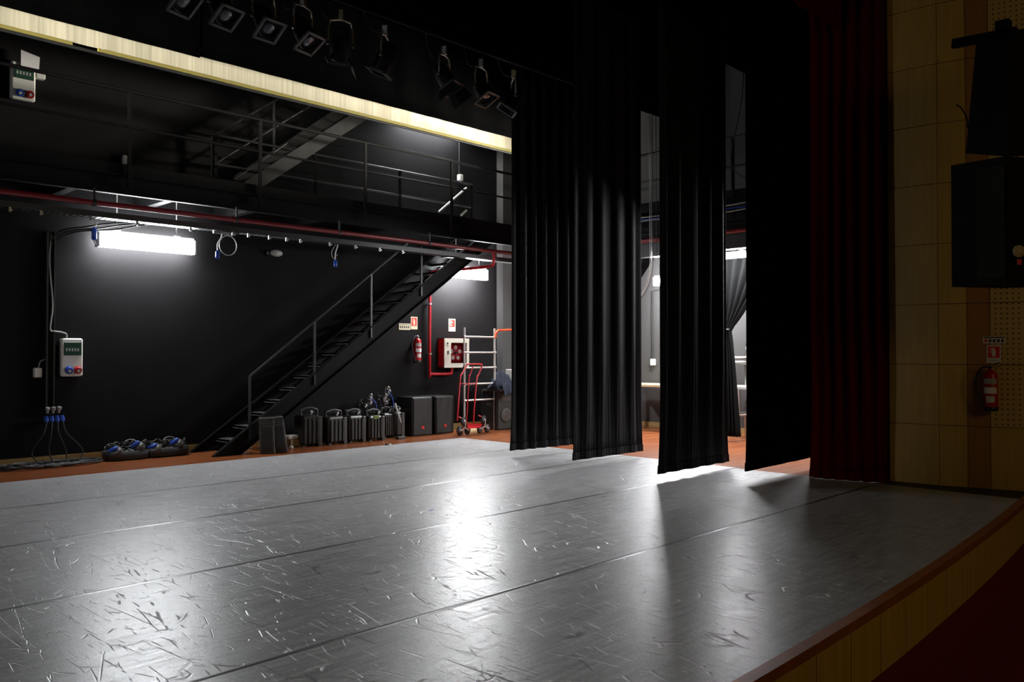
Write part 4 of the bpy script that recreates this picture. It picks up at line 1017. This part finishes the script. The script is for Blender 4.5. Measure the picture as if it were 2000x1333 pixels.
# two flat cases leaning by the stair
def flat_case(label, px0, px1, py, h, rz, lean):
    a = onZ(px0, py); b = onZ(px1, py-1.5); w_ = (b-a).length; c = (a+b)/2
    t = thing('flat_case', label, 'case', (c.x, c.y+0.05, 0), rz, 'flat charcoal cases by the stair foot')
    t.rotation_euler = (0, lean, rz)
    w2 = w_/2
    # rounded plate with a real handle slot
    MB().box((-w2, -0.06, 0), (w2, 0.06, h-0.11), ch=0.012).build('case', BPLAST2, t, local=True)
    m = MB(); m.box((-w2, -0.06, h-0.115), (-w2+0.05, 0.06, h-0.045), ch=0.006); m.box((w2-0.05, -0.06, h-0.115), (w2, 0.06, h-0.045), ch=0.006); m.box((-w2, -0.06, h-0.05), (w2, 0.06, h), ch=0.018); m.build('handle', BPLAST2, t, local=True)
    MB().box((-w2+0.045, -0.05, h-0.115), (w2-0.045, -0.02, h-0.045)).build('handle_recess', DARKM, t, local=True)
    MB().box((-w2+0.03, -0.066, 0.04), (w2-0.03, -0.058, h-0.15), ch=0.003).build('panel', BPLAST, t, local=True)
    return t
flat_case('left of two flat charcoal cases standing upright at the stair foot', 511, 540, 888, 0.58, R(-26), R(-2))
flat_case('right of two flat charcoal cases, tilted against its neighbour', 543, 565, 886, 0.59, R(-26), R(-8))
p = onZ(455, 878); heap('crumpled_sheet', 'crumpled white plastic sheet on the parquet under the stair foot', (p.x+0.05, p.y+0.12, 0.0), (0.30, 0.13), mat('white_sheet', (0.62, 0.58, 0.52), 0.6), 9, cat='plastic sheet', h=0.17)
cb = thing('open_carton', 'small open carton with a pale lid right of the flat cases', 'carton', tuple(onZ(578, 874)))
p = onZ(578, 874); x, y = p.x, p.y+0.12
m = MB(); m.box((x-0.10, y-0.1, 0), (x-0.09, y+0.1, 0.13)); m.box((x+0.09, y-0.1, 0), (x+0.10, y+0.1, 0.13)); m.box((x-0.1, y-0.1, 0), (x+0.1, y-0.09, 0.13)); m.box((x-0.1, y+0.09, 0), (x+0.1, y+0.1, 0.13)); m.box((x-0.1, y-0.1, 0), (x+0.1, y+0.1, 0.01)); m.build('carton_body', CARTON, cb)
MB().prism([(x+0.1, y-0.1, 0.13), (x+0.1, y+0.1, 0.13), (x+0.17, y+0.1, 0.02), (x+0.17, y-0.1, 0.02)], (0.004, 0, 0.004)).build('flap', CARTON, cb)
MB().box((x-0.13, y-0.1, 0.14), (x+0.06, y+0.08, 0.20), ch=0.01).build('paper_pack', PAPER, cb)
p = onZ(569, 877); o = MB().lathe([(0, 0), (0.03, 0), (0.035, 0.03), (0.02, 0.05), (0, 0.05)], (p.x, p.y, 0), n=12).build('white_cap', WHITEP); tag(o, 'small white cap on the parquet before the carton', 'tape')  # small round white cap lying before the carton
p = onZ(755, 871); o = MB().ico((p.x, p.y, 0.02), 0.02, (1.2, 1, 1), 6).build('black_cap', RUBBER); tag(o, 'tiny black cap at the edge of the vinyl before the fixtures', 'cap')
o = MB().lathe([(0, 0), (0.012, 0), (0.016, 0.04), (0, 0.05)], (p.x+0.05, p.y+0.0, 0.013), (1, 0.2, 0.0), 8).build('white_plug', WHITEP); tag(o, 'tiny white plug lying beside the black cap by the vinyl edge', 'plug')

# low tubs with coiled gear
def tub(label, px, py, w_, s):
    random.seed(s); p = onZ(px, py); x, y = p.x, min(p.y+0.12, WY-0.24)
    t = thing('storage_tub', label, 'tub', (x, y, 0), 0, 'low black tubs of gear on the parquet')
    n = 24; m = MB(); rings = [(0.80, 0.0), (0.98, 0.02), (1.0, 0.14), (0.96, 0.14), (0.9, 0.03), (0.0, 0.03)]
    vs = []
    for r_, z in rings:
        for k in range(n):
            a = 2*PI*k/n; vs.append((x+w_/2*r_*abs(math.cos(a))**0.7*(1 if math.cos(a) > 0 else -1), y+0.21*r_*abs(math.sin(a))**0.7*(1 if math.sin(a) > 0 else -1), z))
    fs = [[j*n+k, j*n+(k+1) % n, (j+1)*n+(k+1) % n, (j+1)*n+k] for j in range(len(rings)-1) for k in range(n)]
    fs.append(list(range(n-1, -1, -1)))
    m.add(vs, fs, True); m.build('tub_shell', RUBBER, t)
    for j in range(3):
        cx_ = x-w_*0.3+j*w_*0.3
        o = MB().tube(wobble((cx_, y, 0.10), 0.085, 3, 0.13, jit=0.015), 0.012, 6).build('coiled_cable', BPLAST2, t)
    for j, dx_ in enumerate((-0.36, 0.12)):
        q = Vector((x+dx_*w_, y-0.12, 0.17+0.05*j))
        MB().lathe([(0.02, -0.07), (0.033, -0.06), (0.033, 0.06), (0.022, 0.075)], q, (1, -0.2, 0.5+0.3*j), 12).build('blue_plug', BLUEP, t)
        MB().lathe([(0.07, 0), (0.085, 0.05), (0.075, 0.10), (0.0, 0.10)], q+Vector((0.09, 0.02, -0.07)), (-0.5, -0.6, 0.5), 14).build('lamp_head', BPLAST2, t)
    MB().tube([Vector((x+0.05+0.09*math.cos(a), y-0.02, 0.24+0.055*math.sin(a))) for a in [i*PI/8 for i in range(9)]], 0.008, 6).build('grey_loop', GREYP, t)
    MB().lathe([(0.012, 0), (0.02, 0.05)], (x+0.22*w_, y-0.12, 0.20), (0.2, -0.3, 1), 8).build('chrome_tip', CHROME, t)
    return t
tub('left black tub of coiled gear with blue plugs by the black wall', 232, 894, 0.66, 2)
tub('right black tub of coiled gear with blue plugs by the black wall', 315, 889, 0.70, 8)

# ================================================================== RIGHT WING
tb = thing('table', 'cream topped table with black legs by the grey wing wall', 'table', (14.5, 10.0, 0))
MB().box((14.1, 9.0, 0.90), (14.9, 10.9, 0.95), ch=0.006).build('tabletop', CREAMT, tb)
for x in (14.2, 14.8):
    for y in (9.45, 10.75):
        MB().box((x-0.03, y-0.03, 0.07), (x+0.03, y+0.03, 0.90)).build('leg', STEEL, tb); MB().lathe([(0.035, -0.015), (0.035, 0.015)], (x, y, 0.035), (0, 1, 0), 12).build('caster', RUBBER, tb)
a = onX(1277, 707, WX)
ws = thing('wall_socket', 'white wall socket below a thin conduit on the grey wing wall', 'socket', tuple(a))
MB().box((WX-0.06, a.y-0.06, a.z-0.08), (WX, a.y+0.06, a.z+0.06), ch=0.01).build('box', WHITEP, ws)
MB().tube([(WX-0.02, a.y+0.02, a.z+0.05), (WX-0.02, a.y+0.02, 2.95), (WX-0.02, a.y-0.5, 2.97)], 0.016, 8).build('conduit', STEELG, ws)
# hanging cables in the first slit
random.seed(3)
hc2 = thing('hanging_cables', 'bundle of thin cables hanging in the slit left of the third drape', 'cables', tuple(onX(1268, 460, 12.15)))
for j, px in enumerate((1268, 1271, 1274, 1281)):
    p = [onX(px, 190, 12.15), onX(px+1, 430, 12.15), onX(px+2, 500, 12.15), onX(px-2, 540, 12.3), onX(px-12, 568, 12.5), onX(px-35, 600, 12.7)]
    if j == 3: p = p[:3]
    MB().tube(smooth_path(p, 5), 0.006, 5).build('cable', [GREYP, GALV, RUBBER, RUBBER][j], hc2)
hk = thing('hanging_cables', 'dark cable curving down in the slit right of the third drape', 'cables', tuple(onX(1440, 300, 12.0)))
MB().tube(smooth_path([onX(1452, -250, 12.0), onX(1452, 100, 12.0), onX(1450, 180, 12.0), onX(1440, 240, 12.0), onX(1428, 300, 12.0), onX(1432, 330, 12.0), onX(1455, 348, 12.0), onX(1475, 352, 12.0)], 6), 0.010, 6).build('cable', RUBBER, hk)
hk = thing('hanging_cables', 'pale cable tied to the gallery rail in the slit beside the red curtain', 'cables', tuple(onX(1590, 240, 12.2)))
MB().tube(smooth_path([onX(1578, 262, 12.2), onX(1588, 248, 12.2), onX(1591, 236, 12.2), onX(1594, 232, 12.2)], 5), 0.008, 6).build('cable', GREYP, hk)
MB().tube(smooth_path([onX(1588, 350, 12.2), onX(1592, 325, 12.2), onX(1596, 380, 12.2), onX(1591, 470, 12.2)], 5), 0.007, 6).build('cable', GREYP, hk)

# stacked chairs
def chair_parts(t):
    m = MB(); vs = []; fs = []; n = 10
    for j in range(n+1):
        for i in range(n+1):
            u = i/n*2-1; v = j/n*2-1; e = max(abs(u), abs(v)); vs.append((0.22*u*(1-0.08*v*v), 0.21*v, 0.45+0.03*e**3-0.02*(1-u*u)))
    for j in range(n):
        for i in range(n): fs.append([j*(n+1)+i, j*(n+1)+i+1, (j+1)*(n+1)+i+1, (j+1)*(n+1)+i])
    o = m.add(vs, fs, True).build('seat', GREYP, t, local=True); o.modifiers.new('thickness', 'SOLIDIFY').thickness = 0.018
    m = MB(); vs = []; fs = []
    for j in range(n+1):
        for i in range(n+1):
            u = i/n*2-1; v = j/n; vs.append((0.20*u*(1-0.15*(v > 0.9)), 0.21+0.05*v-0.03*(1-u*u)*-1, 0.58+0.26*v))
    for j in range(n):
        for i in range(n): fs.append([j*(n+1)+i, j*(n+1)+i+1, (j+1)*(n+1)+i+1, (j+1)*(n+1)+i])
    o = m.add(vs, fs, True).build('backrest', GREYP, t, local=True); o.modifiers.new('thickness', 'SOLIDIFY').thickness = 0.015
    for sx in (-1, 1):
        MB().tube([(sx*0.22, -0.2, 0), (sx*0.19, -0.17, 0.44)], 0.012, 8).build('leg', CHROME, t, local=True)
        MB().tube([(sx*0.23, 0.24, 0), (sx*0.20, 0.19, 0.44), (sx*0.19, 0.23, 0.75)], 0.012, 8).build('leg', CHROME, t, local=True)
tb2 = thing('side_table', 'low grey table in the wing holding two stacked chairs', 'table', (14.3, 7.95, 0))
cx_, cy_ = 14.15, 7.78
t = thing('chair', 'grey plastic chair standing on the floor under the low table in the wing', 'chair', (cx_, cy_, 0), R(-100), 'stacked grey chairs in the wing'); chair_parts(t)
MB().box((13.8, 7.40, 0.93), (14.75, 8.3, 0.97)).build('tabletop', GREYP, tb2)
for x in (13.9, 14.7):
    for y in (7.5, 8.25): MB().box((x-0.02, y-0.02, 0), (x+0.02, y+0.02, 0.93)).build('leg', GALV, tb2)
dup(t, (14.2, 7.80, 0.97), R(-100), 'grey plastic chair standing on the low table in the wing')
dup(t, (14.2, 7.80, 1.055), R(-100), 'topmost grey plastic chair stacked on the one on the low table')

# metal shelf
sh = thing('shelf_unit', 'grey metal shelf unit in the slit left of the red curtain', 'shelf', (14.6, 6.75, 0))
for x in (14.3, 14.85):
    for y in (6.2, 7.05): MB().box((x-0.02, y-0.02, 0), (x+0.02, y+0.02, 1.98)).build('upright', ALU, sh)
for z in (0.12, 0.55, 0.92, 1.30, 1.64, 1.95): MB().box((14.28, 6.18, z), (14.87, 7.07, z+0.03)).build('shelf', ALU, sh)
MB().box((14.86, 6.2, 0.1), (14.87, 7.05, 1.95)).build('back_panel', STEELG, sh)
def yz(px): return onX(px, 700, 14.35).y
o = MB().ico((14.42, yz(1587), 1.68+0.075), 0.075, (1, 1, 1), 8).build('white_helmet', WHITEP); tag(o, 'round white object on the upper shelf in the slit', 'helmet')
o = MB().box((14.32, 6.45, 1.33), (14.6, 6.85, 1.52), ch=0.01).build('orange_box', mat('orange_card', (0.7, 0.22, 0.08), 0.6)); tag(o, 'orange box on the middle shelf in the slit', 'box')
o = MB().lathe([(0.04, 0), (0.045, 0.02), (0.045, 0.17), (0.018, 0.22), (0.018, 0.25)], (14.35, yz(1593), 0.95), n=14).build('yellow_bottle', YELLOW); tag(o, 'bright yellow bottle on the shelf below the orange box', 'bottle')
o = MB().box((14.30, 6.4, 0.58), (14.6, 6.8, 0.68), ch=0.01).build('white_box', PAPER); tag(o, 'white box on the lower shelf in the slit', 'box', 'white boxes on the low shelves')
o = MB().box((14.30, 6.4, 0.15), (14.6, 6.8, 0.24), ch=0.01).build('white_box', PAPER); tag(o, 'white box on the lowest shelf in the slit', 'box', 'white boxes on the low shelves')
o = MB().box((14.35, 6.45, 1.67), (14.7, 6.7, 1.72), ch=0.01).build('blue_folder', BLUEP); tag(o, 'blue folder under the white object on the upper shelf', 'folder')

# ================================================================== WALL LOUDSPEAKERS right
def wallbox(px0, px1, py0, py1, dep, off, name, label, taper=0.0, seed=0):
    d0 = 9.1; a = Vector((0, 0, EYE))+_ray(px0, py1)*(d0/F_PX); b = Vector((0, 0, EYE))+_ray(px1, py0)*(d0/F_PX)
    return a, b
# big lower cabinet
def P3(px, py, d): return Vector((0, 0, EYE))+_ray(px, py)*(d/F_PX)
SPKB = mat('matt_black_lacquer', (0.006, 0.005, 0.0045), 0.8, spec=0.15); SPKG = mat('matt_black_mesh', (0.016, 0.015, 0.013), 0.8, spec=0.15, bump=0.5, scale=150)
lo = thing('loudspeaker', 'large black loudspeaker hung low on the proscenium at the right edge', 'loudspeaker', tuple(P3(1960, 558, 9.2)), 0, 'black loudspeakers on the proscenium')
k0 = [P3(1859, 557, 8.35), P3(1966, 559, 7.95), P3(2100, 551, 8.15)]
k1 = [P3(1858, 318, 8.35), P3(1972, 309, 7.95), P3(2100, 330, 8.15)]
zb = (k0[0].z+k0[1].z)/2; zt_ = (k1[0].z+k1[1].z)/2
q0, q1, q2 = [Vector((p.x, p.y, 0)) for p in k0]
q3 = q0+(q2-q1)*0.75
m = MB(); m.prism([Vector((p.x, p.y, zb)) for p in (q0, q1, q2, q3)], (0, 0, zt_-zb)); m.build('cabinet', SPKB, lo)
nf = Vector(((q2-q1).y, -(q2-q1).x, 0)).normalized()*0.012
if nf.dot(Vector((-1, 0, 0))) < 0: nf = -nf
nl = Vector(((q1-q0).y, -(q1-q0).x, 0)).normalized()
if nl.dot(Vector((-1, -1, 0))) < 0: nl = -nl
aa, bb = q0.lerp(q1, 0.48), q0.lerp(q1, 0.98)
MB().prism([Vector((p.x, p.y, z)) for p, z in ((aa, zb+0.06), (bb, zb+0.06), (bb, zt_-0.08), (aa, zt_-0.08))], nl*0.012).build('grille', SPKG, lo)
c = P3(1990, 491, 7.92); ax_ = -fwd
o = MB().lathe([(0.0, 0.02), (0.03, 0.02), (0.035, 0.012), (0.055, 0.012), (0.06, 0.0)], c, ax_, 18).build('badge', mat('dull_brass', (0.5, 0.4, 0.2), 0.4), lo); o['label'] = 'round pale badge'
MB().box((c.x-0.02, c.y-0.02, c.z-0.13), (c.x+0.02, c.y+0.01, c.z-0.08)).build('red_mark', SIGNR, lo)
# upper leaning cabinet
up_ = thing('loudspeaker', 'tall narrow black loudspeaker tilted down above the larger one', 'loudspeaker', tuple(P3(1940, 300, 9.2)), 0, 'black loudspeakers on the proscenium')
f0 = [P3(1886, 300, 8.3), P3(1968, 306, 8.0), P3(2100, 300, 8.15)]; f1 = [P3(1907, 78, 8.4), P3(1972, 60, 8.1), P3(2100, 40, 8.25)]
bk = Vector((0.55, 0.1, 0))
vs = f0+[f0[0]+bk]+f1+[f1[0]+bk]
vs[3] = f0[0]+(f0[2]-f0[1])*0.7; vs[7] = f1[0]+(f1[2]-f1[1])*0.7
m = MB(); m.add(vs, [[3, 2, 1, 0], [4, 5, 6, 7], [0, 1, 5, 4], [1, 2, 6, 5], [2, 3, 7, 6], [3, 0, 4, 7]]); m.build('cabinet', SPKB, up_)
MB().bar(P3(1861, 86, 8.5), P3(1985, 62, 8.0), 0.05, 0.09).build('bracket_arm', STEEL, up_)
MB().box(tuple(P3(1960, 62, 8.0)-Vector((0.06, 0.06, 0))), tuple(P3(1960, 62, 8.0)+Vector((0.06, 0.06, 0.1)))).build('bracket_head', STEEL, up_)
a = wallpt(1870, 215, 0)
o = MB().tube(smooth_path([P3(1868, 205, 9.7), P3(1878, 212, 9.6), P3(1888, 230, 9.4), P3(1890, 250, 9.3)], 4), 0.008, 6).build('speaker_cable', RUBBER); tag(o, 'thin black cable from the wood panel to the tilted loudspeaker', 'cable')

for x_ in list(bpy.data.meshes):
    if x_.users == 0: bpy.data.meshes.remove(x_)
